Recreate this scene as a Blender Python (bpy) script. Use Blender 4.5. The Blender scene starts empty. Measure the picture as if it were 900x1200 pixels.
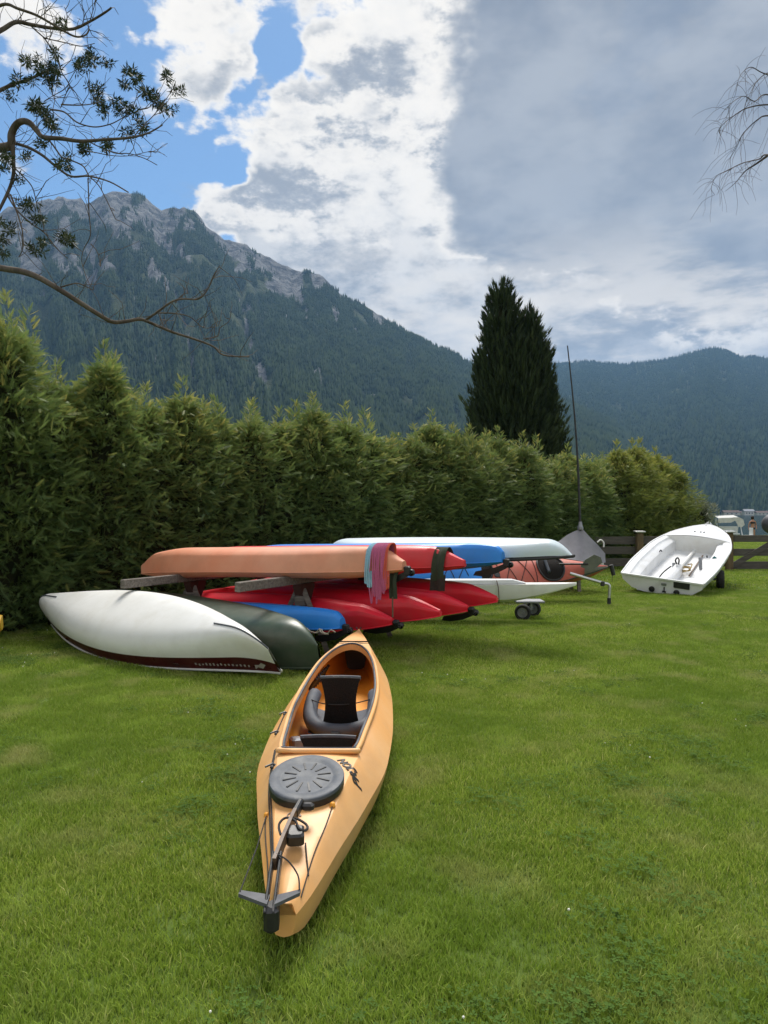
import bpy, math, random
import numpy as np
from mathutils import Vector, Matrix, Euler

# ------------------------------------------------------------------ camera, sky, sun, exposure
scene = bpy.context.scene
F_PX, CX, HZ, CAM_H = 850.0, 450.0, 602.0, 1.5          # focal length and horizon of the photograph (900 px wide)
cam_d = bpy.data.cameras.new('camera')
cam_d.sensor_fit = 'HORIZONTAL'; cam_d.sensor_width = 36.0
cam_d.lens = F_PX / 900.0 * 36.0
cam_d.clip_start = 0.05; cam_d.clip_end = 30000
cam = bpy.data.objects.new('camera', cam_d)
cam.location = (0, 0, CAM_H)
cam.rotation_euler = (math.radians(90) + math.atan(2 / F_PX), 0, 0)
scene.collection.objects.link(cam)
scene.camera = cam

SUN_EL, SUN_AZ = math.radians(56), math.radians(4)       # azimuth from +Y towards +X
SUN_STRENGTH, SKY_STRENGTH, EXPOSURE = 3.0, 0.10, 0.82

def px_dir(x, y):
    return Vector(((x - CX) / F_PX, 1.0, (HZ - y) / F_PX)).normalized()

world = bpy.data.worlds.new('World'); scene.world = world; world.use_nodes = True
world.cycles.sampling_method = 'MANUAL'; world.cycles.sample_map_resolution = 256
wt = world.node_tree; wt.nodes.clear()
def wn(kind, **kw):
    n = wt.nodes.new(kind)
    for k, v in kw.items(): setattr(n, k, v)
    return n
def wset(sock, v):
    if hasattr(v, 'is_output'): wt.links.new(v, sock)
    else: sock.default_value = v
def wmath(op, a, b=0.0, c=0.0, clamp=False):
    n = wn('ShaderNodeMath', operation=op, use_clamp=clamp)
    wset(n.inputs[0], a); wset(n.inputs[1], b); wset(n.inputs[2], c)
    return n.outputs[0]
def wvec(op, a, b=(0, 0, 0)):
    n = wn('ShaderNodeVectorMath', operation=op)
    wset(n.inputs[0], a); wset(n.inputs[1], b)
    return n.outputs['Value'] if op == 'DOT_PRODUCT' else n.outputs['Vector']
def wstep(v, lo, hi, tlo=0.0, thi=1.0):
    n = wn('ShaderNodeMapRange', interpolation_type='SMOOTHSTEP')
    wset(n.inputs['Value'], v); n.inputs['From Min'].default_value = lo; n.inputs['From Max'].default_value = hi
    n.inputs['To Min'].default_value = tlo; n.inputs['To Max'].default_value = thi
    return n.outputs['Result']
def wmix(f, a, b):
    n = wn('ShaderNodeMix', data_type='RGBA')
    wset(n.inputs['Factor'], f)
    for s, v in ((n.inputs[6], a), (n.inputs[7], b)):
        if hasattr(v, 'is_output'): wt.links.new(v, s)
        else: s.default_value = (*v, 1.0)
    return n.outputs[2]
def wnoise(vec, scale, detail=6.0, rough=0.55, seed=0.0, dist=0.0):
    n = wn('ShaderNodeTexNoise', noise_dimensions='3D')
    wset(n.inputs['Vector'], wvec('ADD', vec, (seed * 3.1, seed * 1.7, -seed * 2.3)))
    n.inputs['Scale'].default_value = scale; n.inputs['Detail'].default_value = detail
    n.inputs['Roughness'].default_value = rough; n.inputs['Distortion'].default_value = dist
    return n

d_ray = wn('ShaderNodeTexCoord').outputs['Generated']
sky = wn('ShaderNodeTexSky', sky_type='NISHITA', sun_disc=False)
sky.sun_elevation = SUN_EL; sky.sun_rotation = SUN_AZ
sky.altitude = 900; sky.air_density = 1.0; sky.dust_density = 0.6; sky.ozone_density = 2.5
# cloud masses: warped directions against a handful of cloud centres, broken up by noise
warp_n = wnoise(d_ray, 4.0, 3.0, 0.6, 3.1).outputs['Color']
warp = wvec('SCALE', wvec('SUBTRACT', warp_n, (0.5, 0.5, 0.5)))
warp.node.inputs['Scale'].default_value = 0.16
warp2_n = wnoise(d_ray, 16.0, 3.0, 0.6, 8.3).outputs['Color']
warp2 = wvec('SCALE', wvec('SUBTRACT', warp2_n, (0.5, 0.5, 0.5)))
warp2.node.inputs['Scale'].default_value = 0.09
d_w = wvec('NORMALIZE', wvec('ADD', wvec('ADD', d_ray, warp), warp2))
def blob(x, y, r_px, w=1.0):
    ang = math.atan(r_px / F_PX)
    return wstep(wvec('DOT_PRODUCT', d_w, tuple(px_dir(x, y))), math.cos(ang), math.cos(ang * 0.15), 0.0, w)
def total(vals):
    s = vals[0]
    for v in vals[1:]: s = wmath('ADD', s, v)
    return s
flat = wvec('MULTIPLY', d_ray, (1.0, 1.0, 1.9))
fbm = wnoise(flat, 5.2, 7.0, 0.60, 1.7).outputs['Fac']
fine = wnoise(flat, 17.0, 5.0, 0.62, 5.2).outputs['Fac']
CUMULUS = [(480, 230, 210, .85), (400, 330, 170, .6), (420, 80, 70, .42), (570, 20, 150, .8), (320, 165, 58, .36), (295, 225, 52, .32), (345, 240, 80, .45), (215, 40, 62, .38), (240, 105, 48, .34), (150, 90, 60, .36),
           (20, 50, 55, .42), (640, 380, 260, .9), (850, 360, 260, .9), (1250, 250, 500, .8), (360, 5, 50, .25), (-250, 100, 200, .5), (250, -250, 200, .6)]
cum_f = wmath('ADD', total([blob(*b) for b in CUMULUS]), wmath('MULTIPLY', wmath('SUBTRACT', fbm, 0.5), 1.6))
# away from these centres the same broken cloud goes on
gen = wstep(wvec('DOT_PRODUCT', d_ray, (0.0, 1.0, 0.25)), 0.55, 0.15, 0.0, 0.5)
cum_f = wmath('ADD', cum_f, gen)
cum_f = wmath('ADD', cum_f, wmath('MULTIPLY', wmath('SUBTRACT', fine, 0.5), 0.75))
cum_a = wstep(cum_f, 0.20, 0.42)
cum_thick = wstep(cum_f, 0.30, 0.70)
shade_n = wstep(wmath('ADD', wmath('MULTIPLY', fine, 0.6), wmath('MULTIPLY', wnoise(flat, 7.0, 6.0, 0.66, 9.4).outputs['Fac'], 0.7)), 0.52, 0.76)
glow = wstep(wvec('DOT_PRODUCT', d_ray, tuple(px_dir(520, 60))), math.cos(0.42), 1.0)
c_edge, c_mid, c_grey = (6.5, 6.15, 5.6), (3.6, 3.65, 3.75), (2.25, 2.4, 2.65)
cum_c = wmix(cum_thick, c_edge, wmix(shade_n, c_grey, c_mid))
cum_c = wmix(wmath('MULTIPLY', wmath('MULTIPLY', glow, shade_n), 0.7), cum_c, (6.6, 6.3, 5.8))
# the big flat grey bank in front of them
bank_f = wmath('ADD', total([blob(*b) for b in [(820, 130, 290, 1.0), (810, 0, 230, .7), (690, 235, 190, .75), (850, 270, 170, .6), (1200, 60, 420, 1.0), (950, -250, 420, 1.0)]]),
               wmath('MULTIPLY', wmath('SUBTRACT', fbm, 0.5), 2.1))
bank_f = wmath('ADD', bank_f, wmath('MULTIPLY', wmath('SUBTRACT', fine, 0.5), 0.9))
dz_w = wvec('DOT_PRODUCT', d_w, (0, 0, 1))
bank_base = wmath('ADD', dz_w, wmath('MULTIPLY', wmath('SUBTRACT', fbm, 0.5), 0.22))
bank_f = wmath('SUBTRACT', bank_f, wstep(bank_base, 0.37, 0.27, 0.0, 1.7))
bank_a = wstep(bank_f, 0.10, 0.70)
bank_rim = wmath('MULTIPLY', wstep(bank_f, -0.35, 0.20), wstep(bank_f, 0.55, 0.20))
bank_c = wmix(wstep(wnoise(flat, 3.4, 5.0, 0.6, 4.4).outputs['Fac'], 0.40, 0.62), (1.6, 1.8, 2.15), (2.6, 2.75, 3.0))
blue = wvec('MULTIPLY', sky.outputs['Color'], (0.62, 0.76, 0.80))
low = wvec('MULTIPLY', d_ray, (1.0, 1.0, 3.6))
streak = wstep(wnoise(low, 5.0, 5.0, 0.6, 2.2).outputs['Fac'], 0.42, 0.62)
lowband = wmath('MULTIPLY', wstep(wvec('DOT_PRODUCT', d_ray, (0, 0, 1)), 0.40, 0.24), streak)
col = wmix(cum_a, blue, cum_c)
col = wmix(wmath('MULTIPLY', wmath('MULTIPLY', bank_rim, cum_a), wstep(shade_n, 0.15, 0.75, 0.0, 0.85)), col, (6.6, 6.2, 5.6))
col = wmix(wmath('MULTIPLY', bank_a, 0.96), col, bank_c)
col = wmix(wmath('MULTIPLY', wmath('MULTIPLY', lowband, cum_a), 0.8), col, (6.3, 5.8, 5.1))
bg = wn('ShaderNodeBackground'); bg.inputs['Strength'].default_value = SKY_STRENGTH
wt.links.new(col, bg.inputs['Color'])
wo = wn('ShaderNodeOutputWorld'); wt.links.new(bg.outputs[0], wo.inputs['Surface'])

sun_d = bpy.data.lights.new('sun', 'SUN'); sun_d.energy = SUN_STRENGTH; sun_d.angle = math.radians(24); sun_d.color = (1.0, 0.95, 0.87)
sun = bpy.data.objects.new('sun', sun_d); scene.collection.objects.link(sun)
to_sun = Vector((math.sin(SUN_AZ) * math.cos(SUN_EL), math.cos(SUN_AZ) * math.cos(SUN_EL), math.sin(SUN_EL)))
sun.rotation_euler = to_sun.to_track_quat('Z', 'Y').to_euler()
sun.location = to_sun * 50

scene.view_settings.view_transform = 'Standard'; scene.view_settings.look = 'None'
scene.view_settings.exposure = EXPOSURE; scene.view_settings.gamma = 1.0
scene.view_settings.use_curve_mapping = False
scene.render.engine = 'CYCLES'
cy = scene.cycles
cy.use_denoising = True
try: cy.denoiser = 'OPENIMAGEDENOISE'
except Exception: pass
cy.max_bounces = 6; cy.diffuse_bounces = 3; cy.glossy_bounces = 3; cy.transmission_bounces = 3
cy.transparent_max_bounces = 6; cy.volume_bounces = 0
cy.caustics_reflective = False; cy.caustics_refractive = False
cy.sample_clamp_indirect = 4.0

# ------------------------------------------------------------------ helpers
COL = scene.collection
def px(x, y, depth):
    return Vector(((x - CX) / F_PX * depth, depth, CAM_H + (HZ - y) / F_PX * depth))
def ground(x, y, z=0.0):
    dep = F_PX * (CAM_H - z) / (y - HZ)
    return Vector(((x - CX) / F_PX * dep, dep, z))
def tag(o, label=None, cat=None, group=None, kind=None):
    if label: o['label'] = label
    if cat: o['category'] = cat
    if group: o['group'] = group
    if kind: o['kind'] = kind
    return o
def empty(name, loc=(0, 0, 0), label=None, cat=None, group=None):
    o = bpy.data.objects.new(name, None); o.empty_display_size = 0.2; o.location = loc
    COL.objects.link(o); return tag(o, label, cat, group)
def link(name, me, m, parent=None):
    o = bpy.data.objects.new(name, me)
    if m is not None and not me.materials: me.materials.append(m)
    COL.objects.link(o)
    if parent is not None: o.parent = parent
    return o
def fast_mesh(name, verts, faces, smooth=False):
    """verts (n,3); faces (m,k) of one polygon size"""
    me = bpy.data.meshes.new(name)
    verts = np.ascontiguousarray(verts, dtype=np.float32); faces = np.ascontiguousarray(faces, dtype=np.int32)
    m, k = faces.shape
    me.vertices.add(len(verts)); me.vertices.foreach_set('co', verts.ravel())
    me.loops.add(m * k); me.loops.foreach_set('vertex_index', faces.ravel())
    me.polygons.add(m); me.polygons.foreach_set('loop_start', np.arange(0, m * k, k, dtype=np.int32))
    me.update(calc_edges=True)
    if smooth: me.polygons.foreach_set('use_smooth', np.ones(m, dtype=bool))
    return me
class MB:
    """collects simple shapes into one mesh"""
    def __init__(s): s.v = []; s.f = []
    def add(s, vs, fs):
        b = len(s.v); s.v += [tuple(v) for v in vs]; s.f += [tuple(i + b for i in f) for f in fs]; return s
    def box(s, c, size, rot=None, bev=0.0):
        hx, hy, hz = [q / 2 for q in size]
        if bev <= 0:
            vs = [Vector((x, y, z)) for x in (-hx, hx) for y in (-hy, hy) for z in (-hz, hz)]
            fs = [(0, 1, 3, 2), (4, 6, 7, 5), (0, 4, 5, 1), (2, 3, 7, 6), (0, 2, 6, 4), (1, 5, 7, 3)]
        else:
            vs = []; fs = []
            ring = []
            for z, i in ((-hz, bev), (-hz + bev, 0), (hz - bev, 0), (hz, bev)):
                ring.append([Vector((sx * (hx - i - (bev if q else 0)), sy * (hy - i - (0 if q else bev)), z))
                             for sx, sy, q in ((-1, -1, 0), (-1, -1, 1), (1, -1, 1), (1, -1, 0), (1, 1, 0), (1, 1, 1), (-1, 1, 1), (-1, 1, 0))])
            for r in ring: vs += r
            for j in range(3):
                for k in range(8): fs.append((j * 8 + k, j * 8 + (k + 1) % 8, j * 8 + 8 + (k + 1) % 8, j * 8 + 8 + k))
            fs.append(tuple(range(7, -1, -1))); fs.append(tuple(range(24, 32)))
        R = rot if rot is not None else Matrix.Identity(3)
        return s.add([Vector(c) + R @ v for v in vs], fs)
    def beam(s, a, b, w, h, up=(0, 0, 1), bev=0.0):
        a, b = Vector(a), Vector(b); d = b - a; L = d.length; x = d / L
        y = Vector(up).cross(x)
        if y.length < 1e-4: y = Vector((0, 1, 0)).cross(x)
        y.normalize(); z = x.cross(y)
        R = Matrix((x, y, z)).transposed()
        return s.box((a + b) / 2, (L, w, h), R, bev)
    def tube(s, pts, rad, n=6, cap=True, closed=False):
        pts = [Vector(p) for p in pts]; m = len(pts)
        rs = rad if isinstance(rad, (list, tuple)) else [rad] * m
        vs = []; prev = None
        for i, p in enumerate(pts):
            if closed: t = pts[(i + 1) % m] - pts[i - 1]
            else: t = pts[min(i + 1, m - 1)] - pts[max(i - 1, 0)]
            t = t.normalized() if t.length > 1e-9 else Vector((0, 0, 1))
            if prev is None:
                r = t.cross(Vector((0, 0, 1)))
                if r.length < 1e-3: r = t.cross(Vector((1, 0, 0)))
            else: r = prev - t * prev.dot(t)
            r.normalize(); prev = r; q = t.cross(r)
            for k in range(n):
                a = 2 * math.pi * k / n
                vs.append(p + (r * math.cos(a) + q * math.sin(a)) * rs[i])
        fs = []
        for i in range(m if closed else m - 1):
            j = (i + 1) % m
            for k in range(n): fs.append((i * n + k, i * n + (k + 1) % n, j * n + (k + 1) % n, j * n + k))
        if cap and not closed:
            fs.append(tuple(range(n - 1, -1, -1))); fs.append(tuple(range((m - 1) * n, m * n)))
        return s.add(vs, fs)
    def grid(s, rows, close_u=False):
        """rows of equally long point lists joined by quads"""
        n = len(rows[0]); vs = [p for r in rows for p in r]; fs = []
        for i in range(len(rows) - 1):
            for k in range(n if close_u else n - 1):
                fs.append((i * n + k, i * n + (k + 1) % n, (i + 1) * n + (k + 1) % n, (i + 1) * n + k))
        return s.add(vs, fs)
    def fan(s, pts, c=None):
        pts = [Vector(p) for p in pts]
        c = sum(pts, Vector()) / len(pts) if c is None else Vector(c)
        n = len(pts)
        return s.add(pts + [c], [(k, (k + 1) % n, n) for k in range(n)])
    def lathe(s, prof, c, axis=(0, 0, 1), n=20, sx=1.0, sy=1.0):
        z = Vector(axis).normalized(); x = z.orthogonal().normalized(); y = z.cross(x); c = Vector(c)
        rows = [[c + x * (r * sx * math.cos(2 * math.pi * k / n)) + y * (r * sy * math.sin(2 * math.pi * k / n)) + z * h for k in range(n)] for r, h in prof]
        s.grid(rows, True); return s
    def build(s, name, m, parent=None, smooth=0.0):
        me = bpy.data.meshes.new(name); me.from_pydata([tuple(v) for v in s.v], [], s.f); me.update()
        if smooth > 0:
            me.polygons.foreach_set('use_smooth', [True] * len(me.polygons))
            me.set_sharp_from_angle(angle=math.radians(smooth))
        return link(name, me, m, parent)
def interp(x, xs, ys): return float(np.interp(x, xs, ys))
def smooth_interp(x, xs, ys):
    """monotone cubic-ish interpolation through control points"""
    xs = list(xs); ys = list(ys); n = len(xs)
    if x <= xs[0]: return ys[0]
    if x >= xs[-1]: return ys[-1]
    i = max(j for j in range(n - 1) if xs[j] <= x)
    h = xs[i + 1] - xs[i]; t = (x - xs[i]) / h
    def slope(j):
        if j == 0: return (ys[1] - ys[0]) / (xs[1] - xs[0])
        if j == n - 1: return (ys[-1] - ys[-2]) / (xs[-1] - xs[-2])
        a = (ys[j] - ys[j - 1]) / (xs[j] - xs[j - 1]); b = (ys[j + 1] - ys[j]) / (xs[j + 1] - xs[j])
        return 0.0 if a * b <= 0 else 2 * a * b / (a + b)
    m0, m1 = slope(i) * h, slope(i + 1) * h
    return (2*t**3 - 3*t**2 + 1) * ys[i] + (t**3 - 2*t**2 + t) * m0 + (-2*t**3 + 3*t**2) * ys[i + 1] + (t**3 - t**2) * m1
def catmull(pts, sub=6, closed=False):
    P = [Vector(p) for p in pts]; out = []; n = len(P)
    for i in range(n if closed else n - 1):
        g = (lambda k: P[k % n]) if closed else (lambda k: P[max(0, min(n - 1, k))])
        a, b, c, d = g(i - 1), g(i), g(i + 1), g(i + 2)
        for j in range(sub):
            t = j / sub
            out.append(0.5 * ((2 * b) + (c - a) * t + (2 * a - 5 * b + 4 * c - d) * t * t + (3 * b - a - 3 * c + d) * t ** 3))
    if not closed: out.append(P[-1])
    return out
# numpy value noise
def vnoise(x, y, seed=0):
    xi = np.floor(x).astype(np.int64); yi = np.floor(y).astype(np.int64); fx = x - xi; fy = y - yi
    fx = fx * fx * (3 - 2 * fx); fy = fy * fy * (3 - 2 * fy)
    def h(a, b):
        n = (a * 374761393 + b * 668265263 + seed * 1442695041) & 0xFFFFFFFF
        n = ((n ^ (n >> 13)) * 1274126177) & 0xFFFFFFFF
        return ((n ^ (n >> 16)) & 0xFFFF) / 65535.0
    return (h(xi, yi) * (1 - fx) + h(xi + 1, yi) * fx) * (1 - fy) + (h(xi, yi + 1) * (1 - fx) + h(xi + 1, yi + 1) * fx) * fy
def fbm2(x, y, oct=5, seed=0, gain=0.5):
    s = 0; a = 1; t = 0
    for o in range(oct):
        s = s + a * vnoise(x * 2 ** o, y * 2 ** o, seed + o); t += a; a *= gain
    return s / t

# ------------------------------------------------------------------ materials
MATS = {}
def mat(name, c1, c2=None, scale=8.0, rough=0.5, bump=0.0, bscale=60.0, spec=0.5, metal=0.0, translucent=0.0, detail=4.0, stretch=(1, 1, 1), lo=0.35, hi=0.65, dirt=None, dscale=3.0, damt=0.5, rand=0.0, coord='Object', coat=0.0):
    if name in MATS: return MATS[name]
    m = bpy.data.materials.new(name); m.use_nodes = True; MATS[name] = m
    t = m.node_tree; N = t.nodes; L = t.links
    b = N['Principled BSDF']; out = N['Material Output']
    b.inputs['Roughness'].default_value = rough; b.inputs['Metallic'].default_value = metal
    b.inputs['Specular IOR Level'].default_value = spec; b.inputs['Coat Weight'].default_value = coat
    tc = N.new('ShaderNodeTexCoord'); mp = N.new('ShaderNodeMapping'); mp.inputs['Scale'].default_value = stretch
    if coord == 'Position':
        gp = N.new('ShaderNodeNewGeometry'); L.new(gp.outputs['Position'], mp.inputs['Vector'])
    else: L.new(tc.outputs[coord], mp.inputs['Vector'])
    vec = mp.outputs['Vector']
    def noise(sc, det=detail):
        n = N.new('ShaderNodeTexNoise'); n.inputs['Scale'].default_value = sc; n.inputs['Detail'].default_value = det
        n.inputs['Roughness'].default_value = 0.6; L.new(vec, n.inputs['Vector']); return n.outputs['Fac']
    def ramp(v, a, bb):
        r = N.new('ShaderNodeMapRange'); r.inputs['From Min'].default_value = a; r.inputs['From Max'].default_value = bb; L.new(v, r.inputs['Value']); return r.outputs['Result']
    def mix(f, a, bb):
        x = N.new('ShaderNodeMix'); x.data_type = 'RGBA'
        if hasattr(f, 'is_output'): L.new(f, x.inputs['Factor'])
        else: x.inputs['Factor'].default_value = f
        for sck, v in ((x.inputs[6], a), (x.inputs[7], bb)):
            if hasattr(v, 'is_output'): L.new(v, sck)
            else: sck.default_value = (*v, 1)
        return x.outputs[2]
    col = c1
    if c2 is not None: col = mix(ramp(noise(scale), lo, hi), c1, c2)
    if dirt is not None:
        f = N.new('ShaderNodeMath'); f.operation = 'MULTIPLY'; L.new(ramp(noise(dscale, 7), 0.48, 0.72), f.inputs[0]); f.inputs[1].default_value = damt
        col = mix(f.outputs[0], col, dirt)
    if rand > 0:
        oi = N.new('ShaderNodeObjectInfo'); hs = N.new('ShaderNodeHueSaturation')
        hs.inputs['Hue'].default_value = 0.5
        v = N.new('ShaderNodeMapRange'); v.inputs['To Min'].default_value = 1 - rand; v.inputs['To Max'].default_value = 1 + rand
        L.new(oi.outputs['Random'], v.inputs['Value']); L.new(v.outputs[0], hs.inputs['Value'])
        if hasattr(col, 'is_output'): L.new(col, hs.inputs['Color'])
        else: hs.inputs['Color'].default_value = (*col, 1)
        col = hs.outputs[0]
    if hasattr(col, 'is_output'): L.new(col, b.inputs['Base Color'])
    else: b.inputs['Base Color'].default_value = (*col, 1)
    if c2 is not None and rough > 0.15:
        rr = N.new('ShaderNodeMapRange'); rr.inputs['To Min'].default_value = max(0.05, rough - 0.1); rr.inputs['To Max'].default_value = min(1, rough + 0.12)
        L.new(noise(scale * 2.3), rr.inputs['Value']); L.new(rr.outputs[0], b.inputs['Roughness'])
    if bump > 0:
        bp = N.new('ShaderNodeBump'); bp.inputs['Strength'].default_value = bump; bp.inputs['Distance'].default_value = 0.01
        L.new(noise(bscale), bp.inputs['Height']); L.new(bp.outputs[0], b.inputs['Normal'])
    if translucent > 0:
        tr = N.new('ShaderNodeBsdfTranslucent'); ms = N.new('ShaderNodeMixShader'); ms.inputs[0].default_value = translucent
        if hasattr(col, 'is_output'): L.new(col, tr.inputs['Color'])
        else: tr.inputs['Color'].default_value = (*col, 1)
        L.new(b.outputs[0], ms.inputs[1]); L.new(tr.outputs[0], ms.inputs[2]); L.new(ms.outputs[0], out.inputs['Surface'])
    return m
rng = np.random.default_rng(11); random.seed(7)

# ------------------------------------------------------------------ lawn, lake, far shore
ys = [-8, -3, 0, 2, 4, 6, 9, 13, 18, 24, 32]
rows = [[(x, y, 0.0) for x in np.linspace(-40, 60, 41)] for y in ys]
rows += [[(x, y, z) for x in np.linspace(-40, 60, 41)] for y, z in ((42, -0.2), (52, -0.45))]
rows.append([(x, 58, -0.9) for x in np.linspace(-40, 60, 41)])
m_soil = mat('lawn', (0.065, 0.105, 0.017), (0.10, 0.15, 0.025), scale=1.2, rough=0.9, spec=0.15, bump=0.4, bscale=90, dirt=(0.12, 0.125, 0.045), dscale=0.9, damt=0.5)
tag(MB().grid(rows).build('lawn', m_soil), kind='structure')
W = 9000
tag(MB().add([(-W, -W, -2.0), (W, -W, -2.0), (W, W, -2.0), (-W, W, -2.0)], [(0, 1, 2, 3)]).build('valley_ground', mat('valley', (0.05, 0.08, 0.02), (0.09, 0.12, 0.035), scale=0.02, rough=0.95)), kind='structure')
tag(MB().add([(-300, 55.5, -0.8), (2600, 55.5, -0.8), (2600, 1200, -0.8), (400, 1200, -0.8), (-300, 500, -0.8)], [(0, 1, 2, 3, 4)]).build('lake', mat('lake_water', (0.012, 0.03, 0.035), rough=0.12, bump=0.25, bscale=1.2, spec=0.5)), kind='structure')

# ------------------------------------------------------------------ mountains
def mountain(name, ridge, depth, foot, gul, seed, curve, tree_line, mats, nu=420, ny=150, u0=-1.3, u1=1.3):
    rx = np.array([(p[0] - CX) / F_PX for p in ridge]); rv = np.array([(HZ - p[1]) / F_PX for p in ridge])
    u = np.linspace(u0, u1, nu); p = np.concatenate([np.linspace(0, 1, ny), [1.08, 1.25, 1.5]])
    U, P = np.meshgrid(u, p)
    X, Y, Z, R = mountain_h(U, P, rx, rv, depth, foot, gul, seed, curve, tree_line)
    n = nu; m = len(p)
    idx = np.arange(m * n).reshape(m, n)
    faces = np.stack([idx[:-1, :-1], idx[:-1, 1:], idx[1:, 1:], idx[1:, :-1]], -1).reshape(-1, 4)
    me = fast_mesh(name, np.stack([X, Y, Z], -1).reshape(-1, 3), faces, True)
    at = me.attributes.new('rock', 'FLOAT', 'POINT'); at.data.foreach_set('value', R.ravel().astype(np.float32))
    tag(link(name, me, mats), kind='structure')
    return rx, rv
def mountain_h(U, P, rx, rv, depth, foot, gul, seed, curve, tree_line):
    Hr = np.interp(U, rx, rv)
    dep = depth * (1 + 0.05 * np.sin(U * 7 + seed))
    Y = foot + (dep - foot) * P
    X = U * Y
    Pc = np.clip(P, 0, 1)
    base = Hr * dep * Pc ** curve
    # gullies run down the slope
    w = U * 26 + 1.2 * (fbm2(U * 9, P * 3, 3, seed) - 0.5) + P * 0.9
    g1 = 1 - np.abs(2 * vnoise(w, P * 1.3, seed + 5) - 1); g2 = 1 - np.abs(2 * vnoise(w * 2.7, P * 3.2, seed + 9) - 1)
    g3 = fbm2(U * 90 + 6 * fbm2(U * 30, P * 20, 2, seed), P * 42, 4, seed + 21, 0.6)
    env = np.sin(np.pi * np.clip(Pc, 0, 1)) ** 0.7 * Hr / 0.44
    Z = base - gul * env * (0.9 * g1 + 0.45 * g2) + gul * 0.42 * (g3 - 0.5) * np.clip(Pc * 3, 0, 1) * (Hr / 0.44 + 0.2) - 2.0
    Z = np.where(P > 1, base * (1 - (P - 1) * 1.3) - 2.0, Z)
    alt = Z
    nn = fbm2(U * 22, P * 9, 4, seed + 40)
    n2 = fbm2(U * 75, P * 14, 3, seed + 60)
    rock = 1 / (1 + np.exp(-((alt - tree_line) / 90 + (nn - 0.5) * 14 + (n2 - 0.5) * 13)))
    gul_r = np.clip((g1 - 0.86) / 0.07, 0, 1) * np.clip((alt - 110) / 160, 0, 1) * np.clip((nn - 0.43) * 9, 0, 1) * (1.0 if tree_line < 1000 else 0.0)
    rock = np.clip(np.maximum(rock, gul_r), 0, 1)
    return X, Y, Z, rock
def mountain_mat(name, green1, green2, rockc1, rockc2):
    m = bpy.data.materials.new(name); m.use_nodes = True; t = m.node_tree; N = t.nodes; L = t.links; b = N['Principled BSDF']
    b.inputs['Roughness'].default_value = 0.95; b.inputs['Specular IOR Level'].default_value = 0.1
    g = N.new('ShaderNodeNewGeometry')
    def noise(s, st=(1, 1, 1), det=6):
        mp = N.new('ShaderNodeMapping'); mp.inputs['Scale'].default_value = st; L.new(g.outputs['Position'], mp.inputs['Vector'])
        n = N.new('ShaderNodeTexNoise'); n.inputs['Scale'].default_value = s; n.inputs['Detail'].default_value = det; n.inputs['Roughness'].default_value = 0.65
        L.new(mp.outputs[0], n.inputs['Vector'])
        return n.outputs['Fac']
    def step(v, a, bb):
        r = N.new('ShaderNodeMapRange'); r.inputs['From Min'].default_value = a; r.inputs['From Max'].default_value = bb; L.new(v, r.inputs['Value']); return r.outputs[0]
    def mix(f, a, bb):
        x = N.new('ShaderNodeMix'); x.data_type = 'RGBA'; L.new(f, x.inputs['Factor'])
        for sck, v in ((x.inputs[6], a), (x.inputs[7], bb)):
            if hasattr(v, 'is_output'): L.new(v, sck)
            else: sck.default_value = (*v, 1)
        return x.outputs[2]
    at = N.new('ShaderNodeAttribute'); at.attribute_name = 'rock'
    add = N.new('ShaderNodeMath'); add.operation = 'ADD'; L.new(at.outputs['Fac'], add.inputs[0])
    sub = N.new('ShaderNodeMath'); sub.operation = 'MULTIPLY_ADD'; L.new(noise(0.022), sub.inputs[0]); sub.inputs[1].default_value = 1.6; sub.inputs[2].default_value = -0.8
    L.new(sub.outputs[0], add.inputs[1])
    rk = mix(step(noise(0.03, (1, 1, 0.35)), 0.38, 0.62), rockc1, rockc2)
    gr = mix(step(noise(0.012), 0.4, 0.6), green1, green2)
    L.new(mix(step(add.outputs[0], 0.50, 0.72), gr, rk), b.inputs['Base Color'])
    bp = N.new('ShaderNodeBump'); bp.inputs['Distance'].default_value = 16.0; bp.inputs['Strength'].default_value = 1.0
    L.new(noise(0.055, (1, 1, 0.6), 8), bp.inputs['Height']); L.new(bp.outputs[0], b.inputs['Normal'])
    return m
RIDGE_A = [(-900, 470), (-500, 360), (-250, 300), (-100, 262), (0, 246), (30, 238), (50, 234), (70, 226), (86, 231), (102, 237), (128, 222), (150, 223), (165, 229), (190, 243), (203, 243), (217, 242), (228, 250), (245, 267), (270, 281), (290, 287), (310, 300), (330, 311), (348, 316), (362, 317), (378, 322), (400, 345), (425, 356), (450, 370), (475, 387), (500, 400), (530, 414), (553, 428), (600, 452), (660, 470), (720, 496), (780, 542), (820, 584), (850, 608), (1000, 612), (1600, 612)]
RIDGE_B = [(-400, 520), (300, 480), (480, 450), (560, 432), (650, 425), (690, 423), (730, 426), (780, 421), (815, 412), (838, 406), (856, 411), (872, 418), (884, 416), (900, 420), (960, 405), (1050, 380), (1200, 350), (1500, 380), (1700, 400)]
MA = dict(depth=2300.0, foot=640.0, gul=78.0, seed=3, curve=1.12, tree_line=800.0)
MBB = dict(depth=4200.0, foot=1250.0, gul=60.0, seed=8, curve=1.05, tree_line=1500.0)
mm_a = mountain_mat('mountain_slope', (0.026, 0.040, 0.018), (0.060, 0.078, 0.03), (0.045, 0.050, 0.060), (0.21, 0.215, 0.22))
ra = mountain('mountain', RIDGE_A, mats=mm_a, **MA)
rb = mountain('mountain', RIDGE_B, mats=mm_a, **MBB)

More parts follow.
